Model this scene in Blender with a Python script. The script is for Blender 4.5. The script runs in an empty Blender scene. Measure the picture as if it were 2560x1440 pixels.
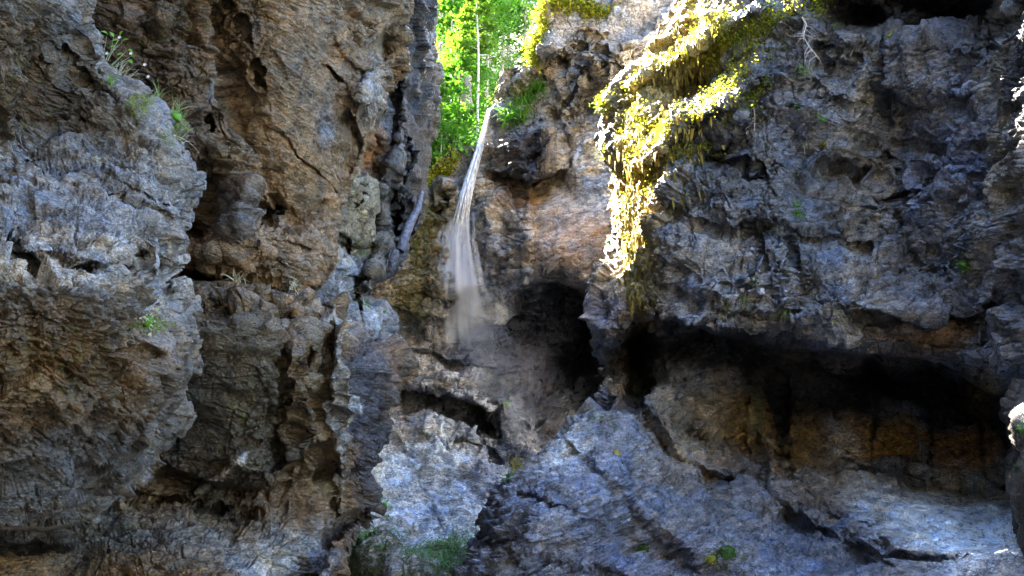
import bpy, math, random
import numpy as np
from mathutils import Vector

R = math.radians
rng = np.random.default_rng(7)
random.seed(7)
scene = bpy.context.scene
COL = scene.collection

# ---------------------------------------------------------------- camera
F = 2217.0                      # focal length in photograph pixels
PITCH = R(15.0)
cam_d = bpy.data.cameras.new("camera")
cam_d.sensor_width = 36.0
cam_d.lens = 36.0 * F / 2560.0
cam_d.clip_start = 0.1
cam_d.clip_end = 1000
cam = bpy.data.objects.new("camera", cam_d)
cam.location = (0, 0, 0)
cam.rotation_euler = (R(90) + PITCH, 0, 0)
COL.objects.link(cam)
scene.camera = cam

# ---------------------------------------------------------------- light
SUN_EL, SUN_AZ = R(47.0), R(-32.0)      # azimuth measured from +Y towards +X
sun_dir = Vector((math.cos(SUN_EL) * math.sin(SUN_AZ), math.cos(SUN_EL) * math.cos(SUN_AZ), math.sin(SUN_EL)))
world = bpy.data.worlds.new("World")
scene.world = world
world.use_nodes = True
wn = world.node_tree.nodes
wl = world.node_tree.links
wn.clear()
wo = wn.new("ShaderNodeOutputWorld")
wb = wn.new("ShaderNodeBackground")
sky = wn.new("ShaderNodeTexSky")
sky.sky_type = 'NISHITA'
sky.sun_disc = False
sky.sun_elevation = SUN_EL
sky.sun_rotation = SUN_AZ
sky.air_density = 1.0
sky.dust_density = 0.8
sky.ozone_density = 1.0
wb.inputs[1].default_value = 0.07
wl.new(sky.outputs[0], wb.inputs[0])
wl.new(wb.outputs[0], wo.inputs[0])

sl = bpy.data.lights.new("sun", 'SUN')
sl.energy = 5.0
sl.angle = R(0.5)
sl.color = (1.0, 0.93, 0.80)
so = bpy.data.objects.new("sun", sl)
so.rotation_euler = (-sun_dir).to_track_quat('-Z', 'Y').to_euler()
so.location = (0, 0, 60)
COL.objects.link(so)

scene.view_settings.view_transform = 'Standard'
scene.view_settings.look = 'None'
scene.view_settings.exposure = 4.7
scene.view_settings.gamma = 1.0
scene.view_settings.use_curve_mapping = False
scene.render.engine = 'CYCLES'
scene.cycles.use_denoising = True
scene.cycles.denoising_input_passes = 'RGB_ALBEDO_NORMAL'
scene.cycles.denoising_prefilter = 'ACCURATE'
scene.cycles.max_bounces = 5
scene.cycles.diffuse_bounces = 2
scene.cycles.glossy_bounces = 2
scene.cycles.transmission_bounces = 3
scene.cycles.transparent_max_bounces = 48

# ---------------------------------------------------------------- noise
_V = rng.random((64, 64, 64)).astype(np.float32).ravel()
_WX = [rng.random((32, 32, 32)).astype(np.float32).ravel() for _ in range(3)]
_WR = [(rng.random((32, 32, 32)).astype(np.float32).ravel() * 2 - 1) for _ in range(4)]

def vnoise(x, y, z):
    """value noise, -1..1"""
    ix = np.floor(x).astype(np.int32); iy = np.floor(y).astype(np.int32); iz = np.floor(z).astype(np.int32)
    fx = (x - ix).astype(np.float32); fy = (y - iy).astype(np.float32); fz = (z - iz).astype(np.float32)
    fx = fx*fx*fx*(fx*(fx*6-15)+10); fy = fy*fy*fy*(fy*(fy*6-15)+10); fz = fz*fz*fz*(fz*(fz*6-15)+10)
    x0 = (ix & 63) << 12; x1 = ((ix+1) & 63) << 12
    y0 = (iy & 63) << 6; y1 = ((iy+1) & 63) << 6
    z0 = iz & 63; z1 = (iz+1) & 63
    def L(a, b, t): return a + (b-a)*t
    a = L(_V.take(x0+y0+z0), _V.take(x1+y0+z0), fx)
    b = L(_V.take(x0+y1+z0), _V.take(x1+y1+z0), fx)
    c = L(_V.take(x0+y0+z1), _V.take(x1+y0+z1), fx)
    d = L(_V.take(x0+y1+z1), _V.take(x1+y1+z1), fx)
    return L(L(a, b, fy), L(c, d, fy), fz)*2-1

def fbm(p, s, octv=4, gain=0.5, st=(1, 1, 1), seed=0.0, ridged=False):
    x, y, z = p[0]*s*st[0]+seed, p[1]*s*st[1]+seed*1.7, p[2]*s*st[2]-seed*0.6
    out = np.zeros(x.shape, np.float32); a = 1.0; t = 0.0
    for i in range(octv):
        n = vnoise(x, y, z)
        if ridged: n = 1-2*np.abs(n)
        out += a*n; t += a; a *= gain
        x, y, z = (x*0.8+y*0.6)*2.03+11.3, (y*0.8-x*0.6)*2.03+5.1, z*2.03+3.7
    return out/t

def worley(p, s, st=(1, 1, 1), seed=0.0):
    """F1, F2, signed facet height of the nearest cell, cell random"""
    x, y, z = p[0]*s*st[0]+seed, p[1]*s*st[1]-seed, p[2]*s*st[2]+seed*.5
    bx = np.floor(x-0.5).astype(np.int32); by = np.floor(y-0.5).astype(np.int32); bz = np.floor(z-0.5).astype(np.int32)
    f1 = np.full(x.shape, 9, np.float32); f2 = f1.copy()
    fac = np.full(x.shape, -1, np.float32); fac2 = fac.copy()
    for i in (0, 1):
        for j in (0, 1):
            for k in (0, 1):
                cx, cy, cz = bx+i, by+j, bz+k
                h = ((cx & 31) << 10)+((cy & 31) << 5)+(cz & 31)
                dx = x-cx-(0.15+0.7*_WX[0].take(h)); dy = y-cy-(0.15+0.7*_WX[1].take(h)); dz = z-cz-(0.15+0.7*_WX[2].take(h))
                d = np.sqrt(dx*dx+dy*dy+dz*dz)
                near = d < f1
                g = 1.25*(dx*_WR[0].take(h)+dy*_WR[1].take(h)+dz*_WR[2].take(h))+.42*_WR[3].take(h)
                second = ~near & (d < f2)
                fac2 = np.where(near, fac, np.where(second, g, fac2))
                f2 = np.where(near, f1, np.minimum(f2, d))
                f1 = np.where(near, d, f1)
                fac = np.where(near, g, fac)
    # neighbouring planes meet in a crease, as split rock does
    return f1, f2, np.maximum(fac, fac2-3.0*(f2-f1)), fac

def sstep(a, b, x):
    t = np.clip((x-a)/(b-a), 0, 1)
    return t*t*(3-2*t)

# ---------------------------------------------------------------- geometry helpers
CP, SP = math.cos(PITCH), math.sin(PITCH)
def P(px, py, d):
    """a place in the gorge: bearing as read off the photograph, d metres out"""
    u = (720.0-py)/F
    return (px-1280.0)/F*d, (CP-SP*u)*d, (SP+CP*u)*d
def V(px, py, d): return Vector(P(px, py, d))

def rbf_fit(pts, vals):
    pts = np.array(pts, float)/500; n = len(pts)
    r = np.linalg.norm(pts[:, None]-pts[None], axis=2)
    K = np.where(r > 0, r*r*np.log(r+1e-9), 0)+np.eye(n)*0.004
    Q = np.c_[np.ones(n), pts]
    A = np.block([[K, Q], [Q.T, np.zeros((3, 3))]])
    w = np.linalg.solve(A, np.r_[vals, 0, 0, 0])
    def f(px, py):
        shp = px.shape; q = np.c_[px.ravel(), py.ravel()]/500
        out = w[n]+w[n+1]*q[:, 0]+w[n+2]*q[:, 1]
        for i in range(n):
            rr = np.hypot(q[:, 0]-pts[i, 0], q[:, 1]-pts[i, 1])
            out += w[i]*np.where(rr > 0, rr*rr*np.log(rr+1e-9), 0)
        return out.reshape(shp)
    return f

def poly_dist(pl, x, y):
    """unsigned distance, signed (positive to the right when walking left->right = below), overshoot past the ends"""
    best = np.full(x.shape, 1e9, np.float32); sg = np.zeros(x.shape, np.float32); over = np.zeros(x.shape, np.float32)
    for i in range(len(pl)-1):
        ax, ay = pl[i]; bx, by = pl[i+1]
        dx, dy = bx-ax, by-ay; L = math.hypot(dx, dy)
        t = ((x-ax)*dx+(y-ay)*dy)/(L*L)
        tc = np.clip(t, 0, 1)
        d = np.hypot(x-ax-tc*dx, y-ay-tc*dy)
        s = np.sign(dx*(y-ay)-dy*(x-ax))
        o = np.zeros_like(d)
        if i == 0: o = np.maximum(o, -t*L)
        if i == len(pl)-2: o = np.maximum(o, (t-1)*L)
        m = d < best-1e-3
        best = np.where(m, d, best); sg = np.where(m, s, sg); over = np.where(m, o, over)
    return best, best*sg, over

def crack(pl, w, h):          # groove of half width w px and h metres deep
    def f(x, y):
        xs = [p[0] for p in pl]; ys = [p[1] for p in pl]; m = w*4
        k = (x > min(xs)-m) & (x < max(xs)+m) & (y > min(ys)-m) & (y < max(ys)+m)
        out = np.zeros(x.shape, np.float32)
        if k.any():
            _, d, o = poly_dist(pl, x[k], y[k])
            a_ = np.stack([x[k]/26., y[k]/26., 0*x[k]+h*7], 0)
            d = d+w*1.1*fbm(a_, 1, 3, .6, seed=3.3)
            ww = w*np.clip(.5+1.1*fbm(a_, .8, 3, .6, seed=9.3), .22, 1.3)
            out[k] = h*np.where(d > 0, np.exp(-(d/(ww*2.2))**1.2), np.exp(-(d/(ww*.55))**2))*np.clip(.75+1.3*fbm(a_, .5, 2, seed=19.), .1, 1.3)*np.exp(-(o/(3*w))**2)
        return out
    return f
def step(pl, h, L, w=4):      # below/right of the line drops back by h, recovering over L px
    def f(x, y):
        xs = [p[0] for p in pl]; ys = [p[1] for p in pl]; m = max(L*3, w*3)
        k = (x > min(xs)-m) & (x < max(xs)+m) & (y > min(ys)-m) & (y < max(ys)+m)
        out = np.zeros(x.shape, np.float32)
        if k.any():
            _, s, o = poly_dist(pl, x[k], y[k])
            out[k] = h*sstep(-w, w, s)*np.exp(-(np.maximum(s, 0)/L)**1.5)*np.exp(-(o/(0.35*L+8))**2)
        return out
    return f
def blob(cx, cy, rx, ry, h, ang=0, pw=2.0):
    c, s_ = math.cos(R(ang)), math.sin(R(ang))
    def f(x, y):
        dx, dy = x-cx, y-cy
        u = (dx*c+dy*s_)/rx; v = (-dx*s_+dy*c)/ry
        return h*np.exp(-(u*u+v*v)**(pw/2))
    return f

def grid_mesh(name, X, Y, Z, mat, attrs=None, flip=False):
    r, c = X.shape
    me = bpy.data.meshes.new(name)
    me.vertices.add(r*c)
    me.vertices.foreach_set("co", np.stack([X, Y, Z], -1).astype(np.float32).ravel())
    i = np.arange((r-1)*(c-1)); a = (i//(c-1))*c+i % (c-1)
    q = np.stack([a, a+c, a+c+1, a+1] if not flip else [a, a+1, a+c+1, a+c], -1).astype(np.int32)
    me.loops.add(q.size); me.polygons.add(len(q))
    me.loops.foreach_set("vertex_index", q.ravel())
    me.polygons.foreach_set("loop_start", np.arange(0, q.size, 4, dtype=np.int32))
    me.update(calc_edges=True)
    for k, v in (attrs or {}).items():
        if v.ndim == 3:
            at = me.attributes.new(k, 'FLOAT_COLOR', 'POINT')
            at.data.foreach_set("color", np.concatenate([v, np.ones(v.shape[:2]+(1,))], -1).astype(np.float32).ravel())
        else:
            at = me.attributes.new(k, 'FLOAT', 'POINT')
            at.data.foreach_set("value", v.astype(np.float32).ravel())
    me.polygons.foreach_set("use_smooth", np.ones(len(q), bool))
    me.materials.append(mat)
    ob = bpy.data.objects.new(name, me)
    COL.objects.link(ob)
    return ob

def soup(name, verts, faces, mat, parent=None, smooth=False, extra_mats=(), mat_idx=None, attr=None):
    """verts (n,3) array, faces: (m,3|4) int array or list"""
    me = bpy.data.meshes.new(name)
    verts = np.asarray(verts, np.float32).reshape(-1, 3)
    if isinstance(faces, np.ndarray):
        me.vertices.add(len(verts)); me.vertices.foreach_set("co", verts.ravel())
        k = faces.shape[1]
        me.loops.add(faces.size); me.polygons.add(len(faces))
        me.loops.foreach_set("vertex_index", faces.astype(np.int32).ravel())
        me.polygons.foreach_set("loop_start", np.arange(0, faces.size, k, dtype=np.int32))
        me.update(calc_edges=True)
    else:
        me.from_pydata([tuple(v) for v in verts], [], faces); me.update()
    me.materials.append(mat)
    for m in extra_mats: me.materials.append(m)
    if mat_idx is not None: me.polygons.foreach_set("material_index", np.asarray(mat_idx, np.int32))
    if smooth: me.polygons.foreach_set("use_smooth", np.ones(len(me.polygons), bool))
    if attr is not None:
        at = me.attributes.new("tint", 'FLOAT', 'POINT'); at.data.foreach_set("value", np.asarray(attr, np.float32))
    ob = bpy.data.objects.new(name, me)
    COL.objects.link(ob)
    if parent: ob.parent = parent
    return ob

def tag(o, label=None, cat=None, group=None, kind=None):
    if label: o["label"] = label
    if cat: o["category"] = cat
    if group: o["group"] = group
    if kind: o["kind"] = kind
    return o
def empty(name, loc=(0, 0, 0)):
    o = bpy.data.objects.new(name, None); o.location = loc; o.empty_display_size = .1
    COL.objects.link(o); return o

# ---------------------------------------------------------------- materials
def new_mat(name):
    m = bpy.data.materials.new(name); m.use_nodes = True
    nt = m.node_tree; nt.nodes.clear()
    out = nt.nodes.new("ShaderNodeOutputMaterial")
    b = nt.nodes.new("ShaderNodeBsdfPrincipled")
    nt.links.new(b.outputs[0], out.inputs[0])
    return m, nt, b, out
def N(nt, t, **kw):
    n = nt.nodes.new(t)
    for k, v in kw.items(): setattr(n, k, v)
    return n
def mathn(nt, op, a, b=None, c=None, clamp=False):
    n = N(nt, "ShaderNodeMath", operation=op, use_clamp=clamp)
    for i, v in enumerate((a, b, c)):
        if v is None: continue
        if isinstance(v, (int, float)): n.inputs[i].default_value = v
        else: nt.links.new(v, n.inputs[i])
    return n.outputs[0]
def mixc(nt, fac, a, b, mode='MIX'):
    n = N(nt, "ShaderNodeMix", data_type='RGBA', blend_type=mode)
    for s, v in ((0, fac), (6, a), (7, b)):
        if isinstance(v, (int, float)): n.inputs[s].default_value = v
        elif isinstance(v, tuple): n.inputs[s].default_value = (*v, 1)
        else: nt.links.new(v, n.inputs[s])
    return n.outputs[2]
def maprange(nt, v, a, b, c=0.0, d=1.0):
    n = N(nt, "ShaderNodeMapRange", interpolation_type='SMOOTHSTEP')
    nt.links.new(v, n.inputs[0])
    for i, x in enumerate((a, b, c, d)): n.inputs[i+1].default_value = x
    return n.outputs[0]
def noise(nt, co, scale, detail=6, rough=0.6, dist=0.0):
    n = N(nt, "ShaderNodeTexNoise"); n.inputs["Scale"].default_value = scale
    n.inputs["Detail"].default_value = detail; n.inputs["Roughness"].default_value = rough
    n.inputs["Distortion"].default_value = dist
    nt.links.new(co, n.inputs["Vector"]); return n.outputs[0]

def rock_material(name, sc, stretch=(1, 1, 1.6), bump=0.05, rough=(0.30, 0.7), speck=0.5):
    """sc: features per metre (near rock is seen finer than far rock)"""
    m, nt, b, _ = new_mat(name)
    tc = N(nt, "ShaderNodeTexCoord")
    mp = N(nt, "ShaderNodeMapping"); mp.inputs["Scale"].default_value = stretch
    mp.inputs["Rotation"].default_value = (R(6), R(9), 0)
    nt.links.new(tc.outputs["Object"], mp.inputs[0]); co = mp.outputs[0]; raw = tc.outputs["Object"]
    at = N(nt, "ShaderNodeAttribute", attribute_name="col")
    mo = N(nt, "ShaderNodeAttribute", attribute_name="moss")
    def mf_(kind, scale, det, rough_, seed=0.0):
        n = N(nt, "ShaderNodeTexNoise", noise_type=kind, normalize=True)
        n.inputs["Scale"].default_value = scale; n.inputs["Detail"].default_value = det; n.inputs["Roughness"].default_value = rough_
        n.inputs["Distortion"].default_value = .25
        ad = N(nt, "ShaderNodeVectorMath", operation='ADD'); nt.links.new(co, ad.inputs[0]); ad.inputs[1].default_value = (seed, seed*2, -seed)
        nt.links.new(ad.outputs[0], n.inputs["Vector"]); return n.outputs[0]
    big = noise(nt, raw, sc*0.6, 6, 0.65, 0.4)
    mid = mf_('FBM', sc*3.0, 6, 0.62, 3.1)
    fine = mf_('FBM', sc*13, 3, 0.7, 7.7)
    rid = mf_('RIDGED_MULTIFRACTAL', sc*2.2, 4, 0.5, 1.3)
    v = mathn(nt, 'MULTIPLY', maprange(nt, big, .32, .68, .6, 1.35), maprange(nt, mid, .36, .64, .62, 1.4))
    v = mathn(nt, 'MULTIPLY', v, maprange(nt, fine, .36, .64, .68, 1.34))
    grey = N(nt, "ShaderNodeCombineColor")
    for i in range(3): nt.links.new(v, grey.inputs[i])
    c = mixc(nt, 1.0, at.outputs["Color"], grey.outputs[0], 'MULTIPLY')
    # warm iron stain and cool clean stone drift through one another
    hue = noise(nt, raw, sc*1.1, 4, 0.6, 0.8)
    c = mixc(nt, maprange(nt, hue, .5, .7, 0, .6), c, mixc(nt, 1.0, c, (1.35, 1.0, .58), 'MULTIPLY'))
    c = mixc(nt, maprange(nt, hue, .49, .34, 0, .7), c, mixc(nt, 1.0, c, (.74, .97, 1.42), 'MULTIPLY'))
    # vertical seep streaks: wet stone is darker and glossier
    ms2 = N(nt, "ShaderNodeMapping"); ms2.inputs["Scale"].default_value = (sc*2.4, sc*2.4, sc*.22)
    nt.links.new(raw, ms2.inputs[0]); seep = noise(nt, ms2.outputs[0], 1.0, 5, .6, .3)
    wet = maprange(nt, seep, .52, .66)
    c = mixc(nt, mathn(nt, 'MULTIPLY', wet, .55), c, mixc(nt, 1.0, c, (.35, .36, .40), 'MULTIPLY'))
    # lichen and lime specks, strengthened to paint in white glints
    sp = noise(nt, raw, sc*22, 3, 0.6)
    spm = mathn(nt, 'MULTIPLY', maprange(nt, sp, .595, .63, 0, speck*1.5), maprange(nt, big, .4, .6, .15, 1))
    c = mixc(nt, spm, c, mixc(nt, 1.0, at.outputs['Color'], (2.6, 2.6, 2.6), 'MULTIPLY'))
    # moss / algae
    mn = noise(nt, raw, sc*5, 6, 0.7)
    mf = mathn(nt, 'ADD', mo.outputs["Fac"], mathn(nt, 'MULTIPLY', mathn(nt, 'SUBTRACT', mn, .5), 2.2))
    mf = mathn(nt, 'MULTIPLY', maprange(nt, mf, .45, .8), .9)
    mc = mixc(nt, maprange(nt, fine, .4, .6), (.022, .045, .006), (.15, .17, .018))
    c = mixc(nt, mf, c, mc)
    nt.links.new(c, b.inputs["Base Color"])
    rr = mathn(nt, 'SUBTRACT', maprange(nt, mid, .38, .62, rough[0], rough[1]), mathn(nt, 'MULTIPLY', wet, .22))
    rr = mathn(nt, 'ADD', rr, mathn(nt, 'MULTIPLY', mf, .3), clamp=True)
    nt.links.new(rr, b.inputs["Roughness"])
    b.inputs["Specular IOR Level"].default_value = 0.45
    # relief: broken plates with hard edges, ridges, grain
    nn = N(nt, "ShaderNodeTexNoise"); nn.inputs["Scale"].default_value = sc*3; nn.inputs["Detail"].default_value = 3; nt.links.new(co, nn.inputs["Vector"])
    ns = N(nt, "ShaderNodeVectorMath", operation='SCALE'); nt.links.new(nn.outputs["Color"], ns.inputs[0]); ns.inputs["Scale"].default_value = .35/sc
    dco = N(nt, "ShaderNodeVectorMath", operation='ADD'); nt.links.new(co, dco.inputs[0]); nt.links.new(ns.outputs[0], dco.inputs[1])
    def vor(scale, feature):
        w = N(nt, "ShaderNodeTexVoronoi", feature=feature); w.inputs["Scale"].default_value = scale
        nt.links.new(dco.outputs[0], w.inputs["Vector"]); return w
    e1 = maprange(nt, vor(sc*3.2, 'DISTANCE_TO_EDGE').outputs["Distance"], 0, .05)
    mc3 = N(nt, 'ShaderNodeMapping'); mc3.inputs['Scale'].default_value = (.6, .6, 2.0); mc3.inputs['Rotation'].default_value = (0, R(-12), 0); nt.links.new(raw, mc3.inputs[0])
    ck = maprange(nt, mathn(nt, 'ABSOLUTE', mathn(nt, 'SUBTRACT', noise(nt, mc3.outputs[0], sc*6, 3, .55, .2), .5)), 0, .022)
    v2 = vor(sc*8, 'F1')
    h = mathn(nt, 'ADD', mathn(nt, 'MULTIPLY', mid, .85), mathn(nt, 'MULTIPLY', fine, .35))
    h = mathn(nt, 'ADD', h, mathn(nt, 'MULTIPLY', rid, .18))
    h = mathn(nt, 'ADD', h, mathn(nt, 'MULTIPLY', mathn(nt, 'MULTIPLY', e1, maprange(nt, big, .42, .58)), .28))
    h = mathn(nt, 'ADD', h, mathn(nt, 'MULTIPLY', v2.outputs["Distance"], .42))
    h = mathn(nt, 'ADD', h, mathn(nt, 'MULTIPLY', ck, .35))
    h = mathn(nt, 'ADD', h, mathn(nt, 'MULTIPLY', mathn(nt, 'MULTIPLY', mf, fine), .6))
    bp = N(nt, "ShaderNodeBump"); bp.inputs["Strength"].default_value = 1.0
    bp.inputs["Distance"].default_value = bump
    nt.links.new(h, bp.inputs["Height"]); nt.links.new(bp.outputs[0], b.inputs["Normal"])
    return m

def leaf_material(name, c1, c2, trans=0.5, rough=0.5):
    m, nt, b, out = new_mat(name)
    at = N(nt, "ShaderNodeAttribute", attribute_name="tint")
    oi = N(nt, "ShaderNodeTexCoord")
    n = noise(nt, oi.outputs["Object"], 1.3, 4, .6)
    f = mathn(nt, 'ADD', mathn(nt, 'MULTIPLY', at.outputs["Fac"], .7), mathn(nt, 'MULTIPLY', mathn(nt, 'SUBTRACT', n, .35), .6), clamp=True)
    c = mixc(nt, f, c1, c2)
    nt.links.new(c, b.inputs["Base Color"]); b.inputs["Roughness"].default_value = rough
    tr = N(nt, "ShaderNodeBsdfTranslucent"); nt.links.new(c, tr.inputs[0])
    mx = N(nt, "ShaderNodeMixShader"); mx.inputs[0].default_value = trans
    nt.links.new(b.outputs[0], mx.inputs[1]); nt.links.new(tr.outputs[0], mx.inputs[2]); nt.links.new(mx.outputs[0], out.inputs[0])
    return m
def plain(name, c, rough=.8, var=.4, sc=6.0, bump=.01):
    m, nt, b, out = new_mat(name)
    tc = N(nt, "ShaderNodeTexCoord")
    n = noise(nt, tc.outputs["Object"], sc, 8, .65)
    cc = mixc(nt, maprange(nt, n, .3, .7), tuple(x*(1-var) for x in c), tuple(min(1, x*(1+var)) for x in c))
    nt.links.new(cc, b.inputs["Base Color"]); b.inputs["Roughness"].default_value = rough
    bp = N(nt, "ShaderNodeBump"); bp.inputs["Distance"].default_value = bump
    nt.links.new(n, bp.inputs["Height"]); nt.links.new(bp.outputs[0], b.inputs["Normal"])
    return m

# ---------------------------------------------------------------- rock masses
BROWN = (.27, .18, .10); DKBROWN = (.12, .085, .05); GREY = (.24, .225, .205); BLUE = (.22, .24, .275)
LIGHT = (.42, .40, .37); PINK = (.38, .30, .25); DARK = (.013, .013, .016); ORANGE = (.26, .125, .035); OLIVE = (.13, .12, .045)  # DARK serves dark streaks and painted shade in hollows
BLACK = (.006, .006, .007)  # near-black that paints the shade of caves and recesses

class Mass: pass
def build_mass(name, rows, left, right, ncol, ctrl, feats=(), roll=None, rollw=60, rolld=2.0, wrap=None, wrapd=8.0,
               detail=None, cols=(), base=GREY, moss=(), mat=None, warp=10, edge_jit=5, tail=None, lean=0.0, gain=1.0, label=None, sc=1.0, nr=None, open_top=False):
    """rows: sampled py; left/right: [(py, px)...] outline; ctrl: [(px,py,d)]; wrap: 'l'/'r' side where the rock turns away"""
    lp = np.array(sorted(left)); rp = np.array(sorted(right))
    py = np.asarray(rows, float)
    j = lambda s, k: vnoise(py*s+k, py*0+k*3.1, py*0).astype(float)
    jit = edge_jit*(j(1/60., 3.3+len(name))+.6*j(1/24., 9.1)+.45*j(1/9., 1.7)+.3*j(1/4., 4.7))
    xl = np.interp(py, lp[:, 0], lp[:, 1]); xr = np.interp(py, rp[:, 0], rp[:, 1])
    if wrap == 'l': xl = xl+jit
    if wrap == 'r': xr = xr+jit
    t = np.linspace(0, 1, ncol)
    if wrap:  # bunch columns towards the turning edge
        w_ = .035; g_ = t-.78*w_*(1-np.exp(-t/w_)); g_ /= g_[-1]
        t = g_ if wrap == 'l' else 1-g_[::-1]
    X = xl[:, None]+(xr-xl)[:, None]*t[None]
    Y = np.repeat(py[:, None], ncol, 1)
    extraL = extraR = 0
    if tail:   # coarse columns far outside the frame: (side, distance px, n)
        side, dist, n = tail
        k = np.cumsum(np.linspace(1, 6, n)); k = k/k[-1]*dist
        if side == 'r': X = np.concatenate([X, X[:, -1:]+k[None]], 1)
        else: X = np.concatenate([X[:, :1]-k[::-1][None], X], 1)
        Y = np.repeat(py[:, None], X.shape[1], 1)
        if side == 'l': extraL = n
        else: extraR = n
    # base depth, evaluated coarse and stretched
    f = rbf_fit([(a, b) for a, b, _ in ctrl], [c for _, _, c in ctrl])
    gx = np.linspace(-160, 2720, 97); gy = np.linspace(-200, 1640, 62)
    G = f(*np.meshgrid(gx, gy))
    Xc = np.clip(X, -159, 2719); Yc = np.clip(Y, -199, 1639)
    u = (Xc-gx[0])/(gx[1]-gx[0]); v = (Yc-gy[0])/(gy[1]-gy[0])
    iu = np.minimum(u.astype(int), len(gx)-2); iv = np.minimum(v.astype(int), len(gy)-2); fu = u-iu; fv = v-iv
    D = (G[iv, iu]*(1-fu)+G[iv, iu+1]*fu)*(1-fv)+(G[iv+1, iu]*(1-fu)+G[iv+1, iu+1]*fu)*fv
    D = D+np.clip(-Y-150, 0, None)/F*lean
    # hand placed faults, cracks, bulges
    W = np.stack([X/90., Y/90., X*0+len(name)], 0)
    wx = X+warp*fbm(W, 1, 4, .55, seed=1.3); wy = Y+warp*fbm(W, 1, 4, .55, seed=7.9)
    for g in feats: D = D+g(wx, wy)
    # turn away at the silhouette
    if wrap in ('l', 'r'):
        dist = (X-xl[:, None]) if wrap == 'l' else (xr[:, None]-X)
        q = np.clip(dist/rollw, 0, 1)
        D = D+rolld*(1-np.sqrt(np.clip(1-(1-q)**2, 0, 1)))
        nb = 84
        kk = (np.arange(1, nb+1)/nb)
        e = 0 if wrap == 'l' else -1
        back_d = D[:, e:][:, :1]+wrapd*(kk**1.55)[None] if wrap == 'l' else D[:, -1:]+wrapd*(kk**1.55)[None]
        e_px = X[:, :1] if wrap == 'l' else X[:, -1:]
        scale = (D[:, :1] if wrap == 'l' else D[:, -1:])/back_d
        bpx = 1280+(e_px-1280)*scale          # straight back, parallel to the view axis
        off = (1+260*kk**2.0)[None]*scale
        bpx = bpx+off if wrap == 'l' else bpx-off
        bpx = np.maximum(bpx, e_px+.5+0*bpx) if wrap == 'l' else np.minimum(bpx, e_px-.5+0*bpx)
        bpy = np.repeat(py[:, None], nb, 1)
        if wrap == 'l':
            X = np.concatenate([bpx[:, ::-1], X], 1); D = np.concatenate([back_d[:, ::-1], D], 1)
            Y = np.concatenate([bpy, Y], 1); extraL += nb; wx = np.concatenate([bpx[:, ::-1], wx], 1); wy = np.concatenate([bpy, wy], 1)
        else:
            X = np.concatenate([X, bpx], 1); D = np.concatenate([D, back_d], 1)
            Y = np.concatenate([Y, bpy], 1); extraR += nb; wx = np.concatenate([wx, bpx], 1); wy = np.concatenate([wy, bpy], 1)
    x, y, z = P(X, Y, D)
    p = np.stack([x, y, z], 0).astype(np.float32)
    def normals(p):
        dr = np.gradient(p, axis=1); dc = np.gradient(p, axis=2)
        n = np.cross(np.moveaxis(dr, 0, -1), np.moveaxis(dc, 0, -1))
        n /= np.linalg.norm(n, axis=-1, keepdims=True)+1e-9
        return np.moveaxis(n, -1, 0)
    n = normals(p)
    # smooth normals a little so displacement does not fold
    for _ in range(3):
        n[:, 1:-1] = (n[:, :-2]+n[:, 1:-1]*2+n[:, 2:])/4
        n[:, :, 1:-1] = (n[:, :, :-2]+n[:, :, 1:-1]*2+n[:, :, 2:])/4
    n /= np.linalg.norm(n, axis=0, keepdims=True)+1e-9
    sp = np.maximum(np.linalg.norm(np.gradient(p, axis=1), axis=0), np.linalg.norm(np.gradient(p, axis=2), axis=0))
    h = detail(p, wx, wy, sp)
    p = p+n*h
    n = normals(p)
    # colour of the stone, with shade and highlights painted into some patches
    Cc = np.empty(X.shape+(3,), np.float32); Cc[:] = base
    W = np.stack([wx/60., wy/60., wx*0+3], 0)
    sx = wx+26*fbm(W, 1, 5, .65, seed=4.4); sy = wy+26*fbm(W, 1, 5, .65, seed=8.8)
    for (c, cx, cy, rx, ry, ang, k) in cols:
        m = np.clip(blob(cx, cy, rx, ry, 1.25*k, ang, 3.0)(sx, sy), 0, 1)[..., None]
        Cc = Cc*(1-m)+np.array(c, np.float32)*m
    M = np.zeros(X.shape, np.float32)
    for (cx, cy, rx, ry, ang, k) in moss:
        M = np.maximum(M, blob(cx, cy, rx, ry, k, ang, 2.5)(sx, sy))
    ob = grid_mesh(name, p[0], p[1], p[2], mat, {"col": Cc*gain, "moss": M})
    # unseen backing sheet behind the skin, added to block sun from behind
    c0, c1 = (102, X.shape[1]) if wrap == 'l' else (0, X.shape[1]-102)
    if not wrap: c0, c1 = 12, X.shape[1]-2
    ii = np.arange(0, X.shape[0], 9); jj = np.arange(c0, c1, 9)
    Dm = D.copy()
    for sh in (1, 2, 4, 5):
        Dm = np.maximum(Dm, np.maximum(np.roll(Dm, sh, 0), np.roll(Dm, -sh, 0)))
        Dm = np.maximum(Dm, np.maximum(np.roll(Dm, sh, 1), np.roll(Dm, -sh, 1)))
    bk = np.stack(P(X, Y, Dm+(wrapd*.16 if wrap else 3.0)+.35*np.abs(h).max()), -1)[np.ix_(ii, jj)].reshape(-1, 3)
    me = ob.data; nv = len(me.vertices); bm = __import__('bmesh').new(); bm.from_mesh(me)
    bv = [bm.verts.new(v) for v in bk]; nj = len(jj)
    for a_ in range(len(ii)-1):
        for b_ in range(nj-1):
            o_ = a_*nj+b_
            bm.faces.new((bv[o_], bv[o_+1], bv[o_+nj+1], bv[o_+nj]))
    bm.to_mesh(me); bm.free()
    tag(ob, label, None, None, "structure")
    o = Mass(); o.ob = ob; o.p = p; o.n = n; o.X = X; o.Y = Y; o.D = D; o.xl = extraL; o.M = M; o.py = py; o.wx = wx; o.wy = wy
    return o

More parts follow.
